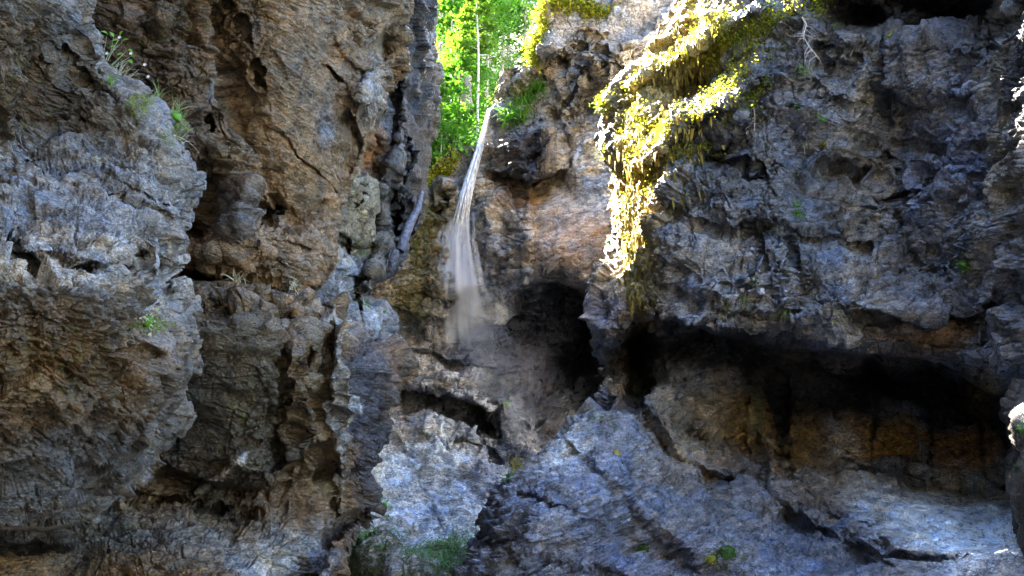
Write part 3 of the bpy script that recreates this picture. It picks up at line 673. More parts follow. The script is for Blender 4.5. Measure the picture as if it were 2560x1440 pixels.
right = build_mass("blue_grey_cliff_wall", rows(-20, 1460, 2.15, -620, 1900),
    [(-620, 1850), (-60, 1715), (0, 1690), (60, 1660), (140, 1618), (200, 1560), (230, 1536), (262, 1530), (330, 1512), (370, 1508), (395, 1516), (412, 1546), (470, 1552), (540, 1548), (600, 1546),
     (625, 1518), (660, 1496), (720, 1480), (760, 1470), (810, 1473), (845, 1490), (880, 1508), (920, 1522), (970, 1512), (1010, 1494), (1050, 1450), (1085, 1405), (1125, 1360), (1165, 1310),
     (1190, 1270), (1225, 1246), (1260, 1226), (1300, 1206), (1330, 1200), (1350, 1188), (1385, 1172), (1440, 1165), (1900, 1165)],
    [(-620, 2600), (1900, 2600)], 560,
    [(1560, 230, 26.5), (1520, 370, 26.6), (1550, 550, 26.5), (1560, 680, 25.2), (1500, 750, 24.6), (1690, 0, 26.5), (1750, 150, 24.3), (1660, 420, 23.4), (1800, 0, 24.0), (1900, 60, 22.4), (1640, 600, 22.6), (1640, 760, 21.6),
     (1850, 250, 22.2), (2000, 100, 21.4), (2000, 400, 21), (2000, 750, 19.6), (1800, 600, 21), (2215, 300, 21.2), (2240, 600, 20.2), (2150, 200, 20.6), (2400, 150, 19.6), (2350, 500, 19.2), (2480, 500, 17.6), (2400, 750, 18.6), (2560, 300, 16.5), (2580, 700, 16.5),
     (1800, 820, 20), (2100, 860, 19), (2300, 890, 18.6), (2560, 900, 16.5), (1540, 920, 23), (1700, 950, 22.5), (1900, 1000, 23), (2200, 1000, 23.5), (2450, 1040, 21.5), (2560, 1060, 19),
     (1560, 1040, 21.6), (1700, 1100, 21.4), (1900, 1120, 22), (2200, 1120, 22), (2450, 1150, 21), (1420, 1130, 20.5), (1300, 1250, 19.0), (1230, 1320, 18.8), (1500, 1250, 18.6), (1700, 1300, 18.8), (1900, 1250, 19.6),
     (2100, 1250, 19.4), (2350, 1180, 21.3), (2520, 1180, 20.6), (2380, 1330, 16.2), (1300, 1440, 17.8), (1600, 1440, 17.4), (1900, 1440, 16.6), (2200, 1440, 13.8), (2500, 1440, 13.3)],
    feats=[blob(1440, 1240, 300, 80, -1.1, -38, 3), blob(1700, 1330, 260, 60, -.6, 25, 3),
           # long overhang lip and the dark slot under it
           step([(1560, 865), (1600, 800), (1640, 790), (1720, 815), (1800, 838), (1900, 862), (2000, 878), (2100, 880), (2180, 888), (2215, 930)], 2.5, 100, 7),
           step([(2210, 885), (2300, 895), (2400, 925), (2450, 960), (2530, 1010), (2545, 1060)], 2.5, 100, 7), step([(2130, 768), (2240, 782), (2300, 790), (2420, 790), (2470, 740)], 1.1, 70, 6),
           step([(1900, 905), (2100, 935), (2300, 965), (2520, 1000)], 1.0, 60, 6), step([(1480, 835), (1530, 865), (1590, 850)], 1.6, 60, 7), blob(1590, 900, 20, 100, 2.2, 4, 3), blob(1950, 1010, 18, 90, .8, 0, 3),
           blob(1530, 740, 50, 90, -.7, 0, 3), crack([(1640, 790), (1600, 720), (1590, 660)], 14, .5),
           # mossy ledges of the buttress
           step([(1900, 30), (1800, 90), (1700, 150), (1600, 215), (1540, 232)], -.9, 60, 10), step([(1900, 200), (1820, 270), (1740, 310), (1660, 380), (1600, 420)], -1.0, 55, 10), step([(1860, 300), (1800, 370), (1740, 400), (1690, 470), (1650, 560)], -.6, 50, 10),
           step([(1800, 60), (1760, 130), (1690, 250), (1620, 330), (1560, 400)], -.7, 60, 12), step([(1510, 400), (1560, 425)], .8, 40, 5), blob(1570, 300, 40, 70, .5, 10, 3), blob(1730, 230, 60, 40, .8, -30, 3), blob(1780, 380, 70, 40, .8, -30, 3),
           # wall features
           step([(1795, 400), (1870, 395), (1890, 415)], .5, 40, 5), crack([(2200, 90), (2205, 200), (2222, 240), (2218, 320), (2232, 430), (2240, 520), (2290, 640), (2330, 680)], 12, .5), blob(2110, 425, 60, 18, .45, -10, 2), blob(2090, 375, 45, 35, -.3, 0, 3),
           step([(2080, 395), (2140, 425), (2175, 420)], .6, 24, 5), step([(2230, 235), (2330, 260), (2420, 235)], .5, 40, 6), step([(2240, 350), (2400, 352), (2480, 345)], .4, 30, 5), step([(2300, 425), (2500, 430)], .3, 20, 4),
           crack([(1900, 410), (1960, 520), (1990, 640), (2000, 720)], 9, .35), crack([(1880, 560), (1920, 680), (1935, 760)], 9, .4), crack([(2060, 110), (2080, 160), (2060, 230)], 16, .7), blob(2105, 170, 30, 40, .6, 20, 3), step([(2060, 100), (2110, 115), (2150, 125)], .5, 30, 5),
           step([(1700, 530), (1800, 560), (1900, 540)], .3, 30, 5), step([(1820, 690), (1920, 700)], .3, 30, 5), crack([(2420, 400), (2450, 560), (2400, 680)], 12, .4), step([(1990, 585), (2080, 590), (2160, 590)], .25, 30, 5),
           crack([(2310, 560), (2340, 640), (2380, 700)], 8, .4), step([(1650, 700), (1720, 760), (1850, 790), (1990, 770)], .35, 24, 5), step([(1960, 790), (2060, 770), (2140, 790)], -.5, 30, 5), step([(2470, 740), (2455, 880), (2440, 960)], -.4, 60, 8),
           # recess at the top right; the unseen roof step is added to shade it
           step([(2330, 85), (2240, 92), (2180, 50), (2120, 55), (2085, -40)], 0, 20, 6), blob(2250, 10, 190, 78, 3.6, 2, 6), blob(2440, 30, 70, 60, 2.6, -30, 4), blob(2250, 20, 70, 60, -3.0, 0, 4), blob(2150, -20, 60, 60, -2.2, 0, 4), step([(2100, -60), (2300, -50), (2450, -60)], 1.6, 60, 8), crack([(2550, 30), (2460, 110), (2420, 150)], 14, .7),
           # sculpted lower rock
           step([(1590, 1000), (1640, 1060), (1690, 1130), (1760, 1180), (1830, 1200)], 1.0, 40, 12), step([(1700, 1000), (1740, 1060), (1800, 1090), (1830, 1050)], .5, 40, 6), step([(1620, 1060), (1680, 1140)], .8, 30, 10), crack([(1870, 1000), (1860, 1100), (1900, 1200)], 16, .4),
           step([(1790, 1190), (1830, 1195), (1850, 1180)], .5, 24, 5), step([(1900, 1110), (1930, 1230), (2020, 1310), (2120, 1350), (2250, 1380), (2400, 1400)], 1.1, 46, 14), step([(1960, 1290), (2060, 1350), (2200, 1400)], .8, 60, 14), crack([(1955, 1130), (1990, 1210), (2080, 1280), (2200, 1300)], 14, .35),
           blob(2200, 1230, 90, 60, .5, 15, 3), blob(2400, 1290, 130, 90, .9, 15, 3), step([(2140, 1170), (2230, 1155), (2300, 1175)], .35, 26, 4), step([(2280, 1180), (2420, 1200), (2520, 1240)], .25, 30, 5), crack([(2325, 1020), (2320, 1120), (2290, 1200)], 12, .35),
           crack([(2060, 1130), (2140, 1150), (2230, 1200)], 5, .2), step([(1300, 1230), (1380, 1260), (1430, 1270)], .3, 20, 5), step([(1330, 1380), (1420, 1400), (1560, 1440)], .3, 30, 5), step([(1225, 1330), (1280, 1370), (1330, 1440)], .3, 26, 6), step([(1450, 1130), (1600, 1280), (1720, 1400)], .5, 90, 20),
           step([(1190, 1345), (1230, 1350)], .8, 30, 5), crack([(1800, 1110), (1900, 1130), (2000, 1130)], 4, .3), step([(2480, 1000), (2560, 1070)], .6, 60, 6)],
    wrap='l', rollw=46, rolld=1.6, wrapd=9, tail=('r', 1800, 8),
    detail=rock_detail(1.15, .42, .18, .075, .34, .10, -.10, drip=right_drip),
    base=(.145, .15, .17),
    cols=[((.25, .235, .2), 2160, 500, 60, 360, 0, .6), ((.13, .15, .18), 2020, 560, 100, 160, 0, .8), ((.17, .18, .23), 2400, 360, 130, 160, 0, .6), ((.21, .17, .10), 2500, 300, 60, 300, 0, .6), ((.10, .11, .13), 1880, 470, 90, 160, 0, .7), (GREY, 1760, 620, 110, 110, 0, .5), ((.28, .28, .30), 1900, 800, 220, 40, 8, .6),
          ((.36, .29, .20), 1530, 690, 40, 80, 0, .8), ((.26, .24, .28), 1530, 780, 60, 50, 0, .8), ((.36, .25, .08), 1600, 560, 60, 260, 0, 1), ((.36, .28, .11), 1670, 170, 90, 240, 25, .9), (DARK, 1760, 380, 80, 100, -30, .5), ((.30, .26, .18), 1620, 680, 40, 80, 0, .7),
          ((.18, .11, .055), 2330, 850, 130, 50, 0, .8), (BLACK, 2250, 30, 210, 70, 2, .8), ((.07, .062, .058), 2080, 925, 430, 45, 6, 1), (BLACK, 2300, 975, 260, 40, 6, 1), (BLACK, 1780, 880, 200, 50, 6, 1), (BLACK, 1590, 920, 26, 90, 0, 1), ((.12, .07, .02), 1540, 950, 30, 60, 0, .7), (DARK, 2000, 1010, 200, 60, 4, .9),  # undercut and top recess carry painted shade
          ((.24, .15, .05), 1860, 1060, 100, 70, 0, .9), ((.13, .14, .07), 1900, 1040, 20, 70, 0, .7), ((.20, .13, .05), 1990, 1110, 70, 80, 0, .8), ((.36, .21, .07), 2240, 1095, 170, 45, 2, 1), ((.40, .21, .08), 2420, 1120, 80, 45, 0, 1), (DARK, 1950, 1040, 14, 90, 0, 1), (DARK, 2335, 1080, 10, 80, 0, .9), (DARK, 2190, 1060, 8, 50, 0, .8), (DARK, 2455, 1080, 9, 60, 0, .8), ((.4, .38, .33), 2310, 1130, 12, 60, 0, .7), ((.45, .41, .36), 2110, 1100, 44, 50, 0, .9), ((.24, .20, .15), 1720, 1080, 100, 110, 0, .9), ((.20, .16, .11), 2080, 1200, 130, 70, 0, .7), ((.24, .2, .17), 1780, 1180, 90, 60, 0, .6),
          ((.46, .50, .55), 2200, 1240, 85, 60, 15, 1), ((.80, .84, .86), 2410, 1300, 160, 110, 15, 1), ((.5, .46, .38), 2440, 1200, 110, 40, 5, .8), ((.36, .33, .26), 2440, 1180, 90, 30, 5, .5), ((.145, .16, .21), 1420, 1260, 200, 180, -30, 1), ((.34, .36, .40), 1430, 1120, 80, 40, -40, .9), ((.13, .14, .19), 1550, 1400, 330, 80, 0, .8), ((.10, .12, .17), 2000, 1410, 160, 50, 10, .7),  # low right rock painted paler to stand for sky light on it
          ((.30, .2, .1), 2470, 960, 40, 60, 30, .7), (BLACK, 2520, 1160, 18, 90, 0, .9), (DARK, 2560, 200, 50, 160, 0, .8)],  # slot and right margin patches paint in shade
    moss=[(1680, 170, 90, 190, 28, .5), (1760, 100, 150, 60, -25, .5), (1760, 290, 120, 40, -30, .5), (1700, 400, 90, 40, -40, .4), (1600, 560, 40, 170, -4, .35), (1560, 300, 40, 90, 0, .6), (1900, 300, 150, 200, 0, .25), (1960, 780, 60, 16, 5, .6), (1820, 760, 50, 14, 10, .8), (1520, 1070, 40, 60, -20, .5), (1590, 950, 30, 70, 0, .45), (1800, 1400, 90, 30, 0, .55), (1600, 1390, 40, 50, 0, .45), (2450, 660, 26, 26, 0, 1.1), (2480, 350, 90, 120, 0, .3)],
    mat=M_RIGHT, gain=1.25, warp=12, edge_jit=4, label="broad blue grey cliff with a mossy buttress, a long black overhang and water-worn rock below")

# ---- narrow pillar at the right margin
pillar = build_mass("speckled_rock_pillar", rows(960, 1460, 3, 700, 1900, nt_=8),
    [(700, 2640), (900, 2600), (960, 2560), (1040, 2515), (1080, 2524), (1130, 2534), (1180, 2522), (1230, 2524), (1280, 2536), (1330, 2546), (1390, 2562), (1900, 2640)],
    [(700, 2760), (1900, 2760)], 70, [(2530, 1050, 13.6), (2600, 1050, 13), (2530, 1300, 13.4), (2600, 1300, 12.8), (2600, 1440, 12.8), (2640, 760, 18), (2600, 900, 15.5)],
    wrap='l', rollw=26, rolld=.5, wrapd=3.5, tail=('r', 1500, 6), detail=rock_detail(2.2, .2, .07, .03, .12, .02, 0), base=(.12, .095, .07),
    gain=.5, moss=[(2545, 1070, 20, 12, 0, 1.), (2540, 1170, 20, 30, 0, .6)], mat=M_LEFT, warp=6, edge_jit=5, label="narrow speckled rock pillar beside the dark slot")


# ---------------------------------------------------------------- hillside and gorge floor
def terrain_z(x, y):
    b = 1-sstep(-7.2, -4.8, x)  # unseen hump in the slope at left, shaped to block low sun
    y0 = 43-6*b+18*sstep(-1.0, -.3, x)
    z = 17.3+.74*(np.maximum(y, y0)-43+3*b)-14.0*np.maximum(y0-y, 0)+9.8*b*np.exp(-((y-40)/9.)**2)
    return z
gx, gy = np.meshgrid(np.concatenate([np.linspace(-70, -12, 20), np.linspace(-11, 8, 110), np.linspace(9, 60, 16)]), np.concatenate([np.linspace(34, 64, 160), np.linspace(65, 150, 70)]))
gz = terrain_z(gx, gy)
tp = np.stack([gx, gy, gz]).astype(np.float32)
gz = gz+.5*fbm(tp, .5, 5, .55, seed=2.)+.25*worley(tp, .9, (1, 1, 1), 4.)[2]
M_SOIL = rock_material("dark_forest_soil", 1.2, (1, 1, 1.4), .05, (.6, .9), .1)
colr = np.empty(gx.shape+(3,), np.float32); colr[:] = (.055, .04, .025)
hill = grid_mesh("forest_terrain", gx, gy, gz, M_SOIL, {"col": colr, "moss": np.full(gx.shape, .45, np.float32)}, flip=True)
tag(hill, "steep dark wooded slope rising behind the waterfall cliff", kind="structure")
fx, fy = np.meshgrid(np.linspace(-60, 60, 90), np.linspace(-40, 60, 90))
fp = np.stack([fx, fy, fx*0]).astype(np.float32)
fz = -7.5+.6*fbm(fp, .4, 4, .55)+.3*worley(fp, .6)[2]
colr = np.empty(fx.shape+(3,), np.float32); colr[:] = (.06, .055, .045)
floor = grid_mesh("gorge_ground", fx, fy, fz, M_SOIL, {"col": colr, "moss": np.full(fx.shape, .25, np.float32)}, flip=True)
tag(floor, kind="structure")

# gorge goes on behind the viewer: unseen walls, shaped to cut sky light
def rear_wall(name, path, height, label):
    pts = np.array(path, float); seg = np.r_[0, np.cumsum(np.hypot(*np.diff(pts, axis=0).T))]
    t = np.linspace(0, seg[-1], 120)
    X = np.interp(t, seg, pts[:, 0]); Y = np.interp(t, seg, pts[:, 1]); Z = np.linspace(-9, height, 90)
    X, Z = np.meshgrid(X, Z); Y = np.repeat(Y[None], 90, 0)
    q = np.stack([X, Y, Z]).astype(np.float32)
    d = 1.6*fbm(q, .2, 4, .5, seed=4.)+.7*worley(q, .35, (1, 1, 1), 6.)[2]
    nx = np.gradient(Y, axis=1); ny = -np.gradient(X, axis=1); l = np.hypot(nx, ny)
    colr = np.empty(X.shape+(3,), np.float32); colr[:] = (.08, .07, .055)
    o = grid_mesh(name, X+d*nx/l, Y+d*ny/l, Z, M_BACK, {"col": colr, "moss": np.full(X.shape, .4, np.float32)})
    return tag(o, label, kind="structure")
rear_wall("unseen_rear_wall", [(-15, -3), (-11, -12), (-4, -21), (8, -24), (20, -15)], 32, "unseen mossy gorge walls behind the view, shaped to cut sky light")

# ---------------------------------------------------------------- plants
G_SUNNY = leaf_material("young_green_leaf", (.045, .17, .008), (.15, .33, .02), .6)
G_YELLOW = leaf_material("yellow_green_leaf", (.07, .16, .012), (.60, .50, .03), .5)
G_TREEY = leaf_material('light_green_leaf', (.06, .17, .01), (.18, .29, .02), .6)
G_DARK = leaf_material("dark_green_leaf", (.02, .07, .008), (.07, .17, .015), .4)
G_FERN = leaf_material("bright_fern_leaf", (.05, .22, .01), (.2, .42, .03), .4)
G_GOLD = leaf_material("golden_moss", (.13, .10, .02), (.55, .44, .10), .25, .8)
G_STRAW = leaf_material("straw_grass", (.30, .27, .16), (.62, .60, .48), .3)
G_GRASS = leaf_material("pale_green_grass", (.12, .22, .06), (.40, .46, .24), .35)
BARK = plain("grey_bark", (.22, .18, .13), .85, .5, 14, .02)
BARK_PALE = plain("pale_bark", (.50, .46, .38), .8, .4, 14, .01)
BARK_BLUE = plain("blue_sheen_bark", (.075, .08, .12), .4, .8, 14, .06)  # sky reflection on the log painted in as blue
DEAD = plain("bare_root", (.55, .48, .42), .8, .3, 20, .004)

def rnd(n, a=0., b=1.): return rng.uniform(a, b, n)
def leaf_quads(c, size, nrm=None, spread=1.0, asp=.6):
    """a bent rhombus per centre; returns verts, faces (two triangles folded along the midrib)"""
    n = len(c)
    a = rng.normal(size=(n, 3)); 
    if nrm is not None: a = a*spread+nrm
    a /= np.linalg.norm(a, axis=1, keepdims=True)+1e-9
    t = rng.normal(size=(n, 3)); t -= a*(t*a).sum(1, keepdims=True); t /= np.linalg.norm(t, axis=1, keepdims=True)+1e-9
    b = np.cross(a, t)
    s = (size*rnd(n, .6, 1.4))[:, None] if np.isscalar(size) else size[:, None]
    v = np.stack([c-t*s*.5, c+b*s*asp*.5+a*s*.12, c+t*s*.5-a*s*.05, c-b*s*asp*.5+a*s*.12], 1)
    i = np.arange(n)[:, None]*4
    f = np.concatenate([i+np.array([[0, 1, 2]]), i+np.array([[0, 2, 3]])], 0)
    return v.reshape(-1, 3), f
def tube_np(pts, rads, sides=6):
    pts = np.asarray(pts, float); n = len(pts)
    d = np.gradient(pts, axis=0); d /= np.linalg.norm(d, axis=1, keepdims=True)+1e-9
    up = np.array([0.3, 0.2, 1.0]) if abs(d[0][2]) < .9 else np.array([1., .1, 0])
    a = np.cross(d, up); a /= np.linalg.norm(a, axis=1, keepdims=True)+1e-9
    b = np.cross(d, a)
    th = np.arange(sides)/sides*2*np.pi
    v = pts[:, None]+(a[:, None]*np.cos(th)[None, :, None]+b[:, None]*np.sin(th)[None, :, None])*np.asarray(rads)[:, None, None]
    f = []
    for i in range(n-1):
        for k in range(sides):
            k2 = (k+1) % sides
            f.append((i*sides+k, i*sides+k2, (i+1)*sides+k2, (i+1)*sides+k))
    return v.reshape(-1, 3), np.array(f)
def join(parts):
    vs, fs, o = [], [], 0
    for v, f in parts:
        vs.append(v); fs.append(f+o); o += len(v)
    return np.concatenate(vs), np.concatenate(fs)

def make_tree(base, h, r, kind, crown_lo, label, leafmat, lean=(0, 0), ncl=46, per=44, ls=.26, bark=BARK, wid=.22, group="trees on the wooded slope above the waterfall"):
    t = empty("tree", base)
    n = 9
    k = np.linspace(0, 1, n)
    tr = np.stack([lean[0]*k+.12*np.sin(k*7+base[0])*k, lean[1]*k+.1*np.sin(k*5+base[1])*k, h*k], 1)
    v, f = tube_np(tr, r*(1-.82*k)+.012+r*.5*np.exp(-k*18), 8)
    soup("trunk", v, f, bark, t, True)
    limbs, cl = [], []
    for i in range(ncl):
        q = crown_lo+(1-crown_lo)*((i+rng.random())/ncl)
        b0 = np.array([np.interp(q, k, tr[:, j]) for j in range(3)])
        a = rng.random()*6.28
        env = wid*h*(1.15-q)*(.5+rng.random()*.7) if kind != 'fir' else wid*h*(1.05-q)*1.1
        rise = .25 if kind != 'fir' else -.18
        e = b0+np.array([math.cos(a)*env, math.sin(a)*env, env*rise+rng.normal()*.15])
        m_ = (b0+e)/2+np.array([0, 0, .08*env])
        if i % 2 == 0: limbs.append(tube_np([b0, m_, e], [r*.22*(1.1-q)+.012, r*.12*(1.1-q)+.008, .006], 4))
        c = e+rng.normal(size=(per, 3))*np.array([.26, .26, .085])*env*(1.0 if kind != 'fir' else .8)-np.array([0, 0, 0])
        k2 = rnd(per)[:, None]; c = c*(1-.35*k2)+(.35*k2)*b0
        cl.append(c)
    v, f = join(limbs); tag(soup("branches", v, f, bark, t), kind="stuff")
    c = np.concatenate(cl)
    v, f = leaf_quads(c, ls, np.array([[0, 0, 1.0]]), .55)
    tint = np.repeat(np.repeat(rnd(ncl), per)*.6+rnd(len(c))*.5, 4)
    soup("crown", v, f, leafmat, t, attr=tint)
    return tag(t, label, "tree", group)

def slope_at(px, d):
    """foot of a trunk standing on the wooded slope at this bearing and distance"""
    x, y, _ = P(px, 200, d)
    return (float(x), float(y), float(terrain_z(np.array(x), np.array(y)))-.2)
TREES = [  # px, distance, height, radius, kind, crown start, material, label
    (1107, 44.5, 8.0, .07, 'b', .30, G_SUNNY, BARK_PALE, .30, "slender young tree rooted at the rim on the dark rock right above the mossy shelf"),
    (1196, 50, 13, .085, 'b', .55, G_TREEY, BARK_PALE, .20, "straight thin white stemmed tree in the middle of the gap"),
    (1216, 55, 15, .12, 'b', .50, G_SUNNY, BARK, .22, "reddish brown stemmed tree just beside the thin white stemmed tree"),
    (1150, 52, 8, .09, 'b', .15, G_SUNNY, BARK, .38, "low spreading maple with broad bright green layers against the cleft wall"),
    (1095, 49, 6, .07, 'b', .12, G_SUNNY, BARK, .42, "small bright bush-like tree hugging the edge of the dark cleft wall"),
    (1285, 64, 15, .12, 'fir', .08, G_SUNNY, BARK, .26, "feathery fresh green fir behind the top of the pale cliff"),
    (1350, 63.5, 16, .13, 'fir', .10, G_SUNNY, BARK, .26, "tall feathery fir half hidden by the highest block of the pale cliff"),
    (1250, 62, 14, .14, 'fir', .12, G_DARK, BARK, .24, "deep green fir standing between the brown stemmed tree and the fresh green firs"),
    (1165, 66, 16, .15, 'b', .40, G_TREEY, BARK, .26, "yellow crowned tree high on the slope over the spreading maple"),
    (1100, 68, 17, .15, 'b', .35, G_TREEY, BARK, .28, "yellow green tree whose crown meets the top of the dark cleft wall"),
    (1310, 70, 17, .16, 'b', .30, G_SUNNY, BARK, .28, "rounded bright green tree behind the two feathery firs"),
    (1225, 74, 18, .16, 'b', .30, G_SUNNY, BARK, .28, "big green tree high on the slope behind the deep green fir"),
    (1140, 80, 18, .18, 'b', .20, G_SUNNY, BARK, .30, "distant wide green tree behind the yellow crowned tree"),
    (1370, 78, 18, .17, 'b', .25, G_TREEY, BARK, .28, "distant yellow green tree touching the mossy corner of the pale cliff"),
    (1270, 88, 19, .2, 'b', .15, G_SUNNY, BARK, .30, "farthest green tree at the top centre of the gap"),
    (1080, 88, 20, .2, 'b', .15, G_DARK, BARK, .30, "farthest dark tree just past the cleft wall"),
    (1190, 94, 20, .2, 'b', .12, G_SUNNY, BARK, .32, "highest green tree of the slope seen over the yellow crowned tree"),
    (1345, 96, 20, .2, 'b', .12, G_SUNNY, BARK, .32, "highest green tree of the slope seen over the rounded bright one"),
    (1128, 58, 13, .08, 'b', .55, G_SUNNY, BARK_PALE, .2, "thin pale stemmed tree beside the dark cleft wall, crown out in the light"),
    (1235, 47.5, 4.5, .05, 'b', .10, G_DARK, BARK, .40, "small dark leaved sapling at the lip of the waterfall"),
    (1180, 46.5, 4.0, .05, 'b', .10, G_SUNNY, BARK, .42, "small bright sapling left of the waterfall lip under the thin white stem"),
    (1130, 47, 4.0, .05, 'b', .12, G_SUNNY, BARK, .42, "low bushy sapling between the slender rim tree and the waterfall lip"),
    (1082, 46.5, 15, .12, 'b', .52, G_SUNNY, BARK, .26, "tall bright green tree added at the rim as shade, half hidden by the dark cleft wall"),  # put in to keep sun off the dark hanging block
    (1098, 62, 19, .14, 'b', .10, G_SUNNY, BARK, .30, "broad leafy tree filling the corner between the slope and the dark cleft wall"),
    (1075, 74, 24, .2, 'b', .10, G_TREEY, BARK, .30, "tall light green tree rising along the dark cleft wall"),
    (1130, 98, 26, .2, 'b', .10, G_SUNNY, BARK, .32, "remote tall tree closing the top of the gap beside the cleft wall"),
    (1240, 100, 24, .2, 'b', .10, G_TREEY, BARK, .32, "remote light green tree closing the top middle of the gap"),
]
for px, d, h, r, kind, lo, mt, bk, wd, lab in TREES:
    make_tree(slope_at(px, d), h, r, kind, lo, lab, mt, (rng.normal()*.4, rng.normal()*.3), 66, 84, .13+.0018*d, bk, wd)
# undergrowth on the slope
n = 26000
ux = rnd(n, -9, 9)+0; uy = 43.6+np.abs(rng.normal(size=n))*22
ux = ux*(uy/44.)
uz = terrain_z(ux, uy)+np.abs(rng.normal(size=n))*.8
v, f = leaf_quads(np.stack([ux, uy, uz], 1), .30, np.array([[0, 0, .8]]), .7)
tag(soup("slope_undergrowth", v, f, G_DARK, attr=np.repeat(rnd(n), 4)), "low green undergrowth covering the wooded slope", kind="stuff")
# stump
b = V(1166, 244, 50)
v, f = tube_np([b+Vector((0, 0, -.9)), b+Vector((.02, 0, 0)), b+Vector((.05, 0, .75)), b+Vector((.1, 0, 1.3))], [.42, .30, .24, .20], 10)
tag(soup("tree_stump", v, f, BARK, smooth=True), "thick brown broken stump among the green leaves left of the white stem", "stump")
a_, b_ = V(1322, 176, 41.5), V(1358, 88, 43)
v, f = tube_np([a_, a_.lerp(b_, .5)+Vector((.05, 0, .04)), b_], [.11, .085, .05], 7)
tag(soup("dead_trunk", v, f, BARK_PALE, smooth=True), "thin bare dead trunk leaning over the top of the pale cliff", "dead trunk")

# log wedged in the cleft
ptsl = [V(1056, 480, 16.4), V(1044, 520, 16.0), V(1026, 560, 15.6), V(1012, 596, 15.2), V(1000, 628, 15.0)]
v, f = tube_np(ptsl, [.035, .06, .075, .08, .07], 12)
vn = v.astype(np.float32).T
v = v+np.stack([.035*fbm(vn, 6, 3, seed=1.), .03*fbm(vn, 6, 3, seed=5.), .02*fbm(vn, 8, 2, seed=9.)], 1)
tag(soup("fallen_log", v, f, BARK_BLUE, smooth=True), "blue grey log jammed upright in the dark cleft", "log")
v, f = tube_np([V(990, 628, 14.2), V(982, 652, 14.1), V(976, 672, 14.1)], [.06, .075, .05], 10)
tag(soup("log_stub", v, f, BARK_BLUE, smooth=True), "short broken log piece below the jammed blue grey log", "log")

# --- tufts
def blades(root, nrm, n, L, w, droop, spread, out=.5, up=.6):
    """curved tapering blades; returns verts, faces"""
    vs, fs = [], []
    for i in range(n):
        d = Vector((rng.normal()*spread, rng.normal()*spread, rng.normal()*spread))+nrm*out+Vector((0, 0, up))
        d.normalize(); l = L*rng.uniform(.5, 1.25)
        p = root+Vector((rng.normal(), rng.normal(), rng.normal()))*L*.16
        side = d.cross(Vector((rng.normal(), rng.normal(), rng.normal()))).normalized()
        k = 5; base = len(vs)
        for j in range(k):
            q = j/(k-1); ww = w*(1-q)**.7*.5+.0006
            vs += [p-side*ww, p+side*ww]
            p = p+d*(l/(k-1)); d = (d+Vector((0, 0, -droop*(.6+q)))).normalized()
        for j in range(k-1):
            o = base+j*2; fs.append((o, o+1, o+3, o+2))
    return np.array([tuple(v) for v in vs]), np.array(fs)
def tuft(ms, px, py, L, n, mat, label, droop=.45, out=.7, up=.6, w=None, spread=.45, name="grass_tuft", cat="grass tuft", group=None):
    p, nr = surf(ms, px, py)
    v, f = blades(p+nr*.01*L, nr, n, L, w or L*.03, droop, spread, out, up)
    r0 = np.array(p)
    o = mound(name, L*.13, p, nr, mat)
    soup("foliage", v-r0, f, mat, o, attr=np.repeat(rnd(n), 10))
    return tag(o, label, cat, group)
def mound(name, r, p, nr, mat, seed=None):
    nu, nv = 9, 6; vs = [(0, 0, 1)]
    for i in range(1, nv):
        for j in range(nu):
            a, b = i/nv*math.pi, j/nu*2*math.pi; k = rng.uniform(.75, 1.2)
            vs.append((math.sin(a)*math.cos(b)*k, math.sin(a)*math.sin(b)*k, math.cos(a)*k*(seed or .6)))
    vs.append((0, 0, -.6)); fs = []
    for j in range(nu):
        j2 = (j+1) % nu
        fs.append((0, 1+j, 1+j2)); e = 1+(nv-2)*nu
        fs.append((len(vs)-1, e+j2, e+j))
        for i in range(nv-2):
            o = 1+i*nu; fs += [(o+j, o+nu+j, o+nu+j2), (o+j, o+nu+j2, o+j2)]
    rot = nr.to_track_quat('Z', 'Y').to_matrix()
    v = np.array(vs)*r@np.array(rot).T
    o = soup(name, v, np.array(fs), mat, smooth=True, attr=rnd(len(vs))); o.location = p
    return o
def clump(ms, px, py, rad, n, ls, mat, label, name="leafy_plant", cat="plant", flat=.7, group=None):
    p, nr = surf(ms, px, py); p = p+nr*rad*.35
    c = rng.normal(size=(n, 3))*rad*.5
    v, f = leaf_quads(c, ls, np.array([[nr.x, nr.y, nr.z+.6]]), flat, .65)
    o = mound(name, rad*(.7 if name == "moss_cushion" else .3), p-nr*rad*.35, nr, mat, .5)
    soup("leaves", v, f, mat, o, attr=np.repeat(rnd(n), 4))
    return tag(o, label, cat, group)
NG = "grass tufts along the shelf of the near rock"
for (px, py, L, n, mt, lab) in [
    (318, 168, .16, 34, G_STRAW, "dry pale grass tuft just under the leafy green plant on the near rock"),
    (338, 205, .17, 38, G_STRAW, "pale straw coloured tuft in the middle of the near rock's grassy edge"),
    (360, 238, .15, 32, G_GRASS, "green and white tuft on the near rock edge above the mossy rim"),
    (386, 282, .15, 30, G_GRASS, "grass tuft on the near rock where its bright mossy rim begins"),
    (408, 312, .13, 26, G_GRASS, "short grass tuft on the mossy rim of the near rock"),
    (430, 345, .20, 16, G_STRAW, "thin long curling straws at the outer corner of the near rock"),
    (272, 215, .10, 14, G_FERN, "few green blades in the crack of the near rock")]:
    tuft(near_rock, px, py, L, n, mt, lab, .35, .9, .8, .0035, .6, group=NG)
clump(near_rock, 372, 268, .07, 60, .018, G_FERN, "low bright mossy herb cushion on the rim of the near rock", "moss_cushion", "moss")
clump(near_rock, 405, 316, .07, 90, .014, G_FERN, "bright green moss cushion below the grass on the near rock corner", "moss_cushion", "moss")
clump(near_rock, 415, 806, .05, 160, .012, G_FERN, "vivid green moss cushion on the edge of the lower near rock", "moss_cushion", "moss", .5)
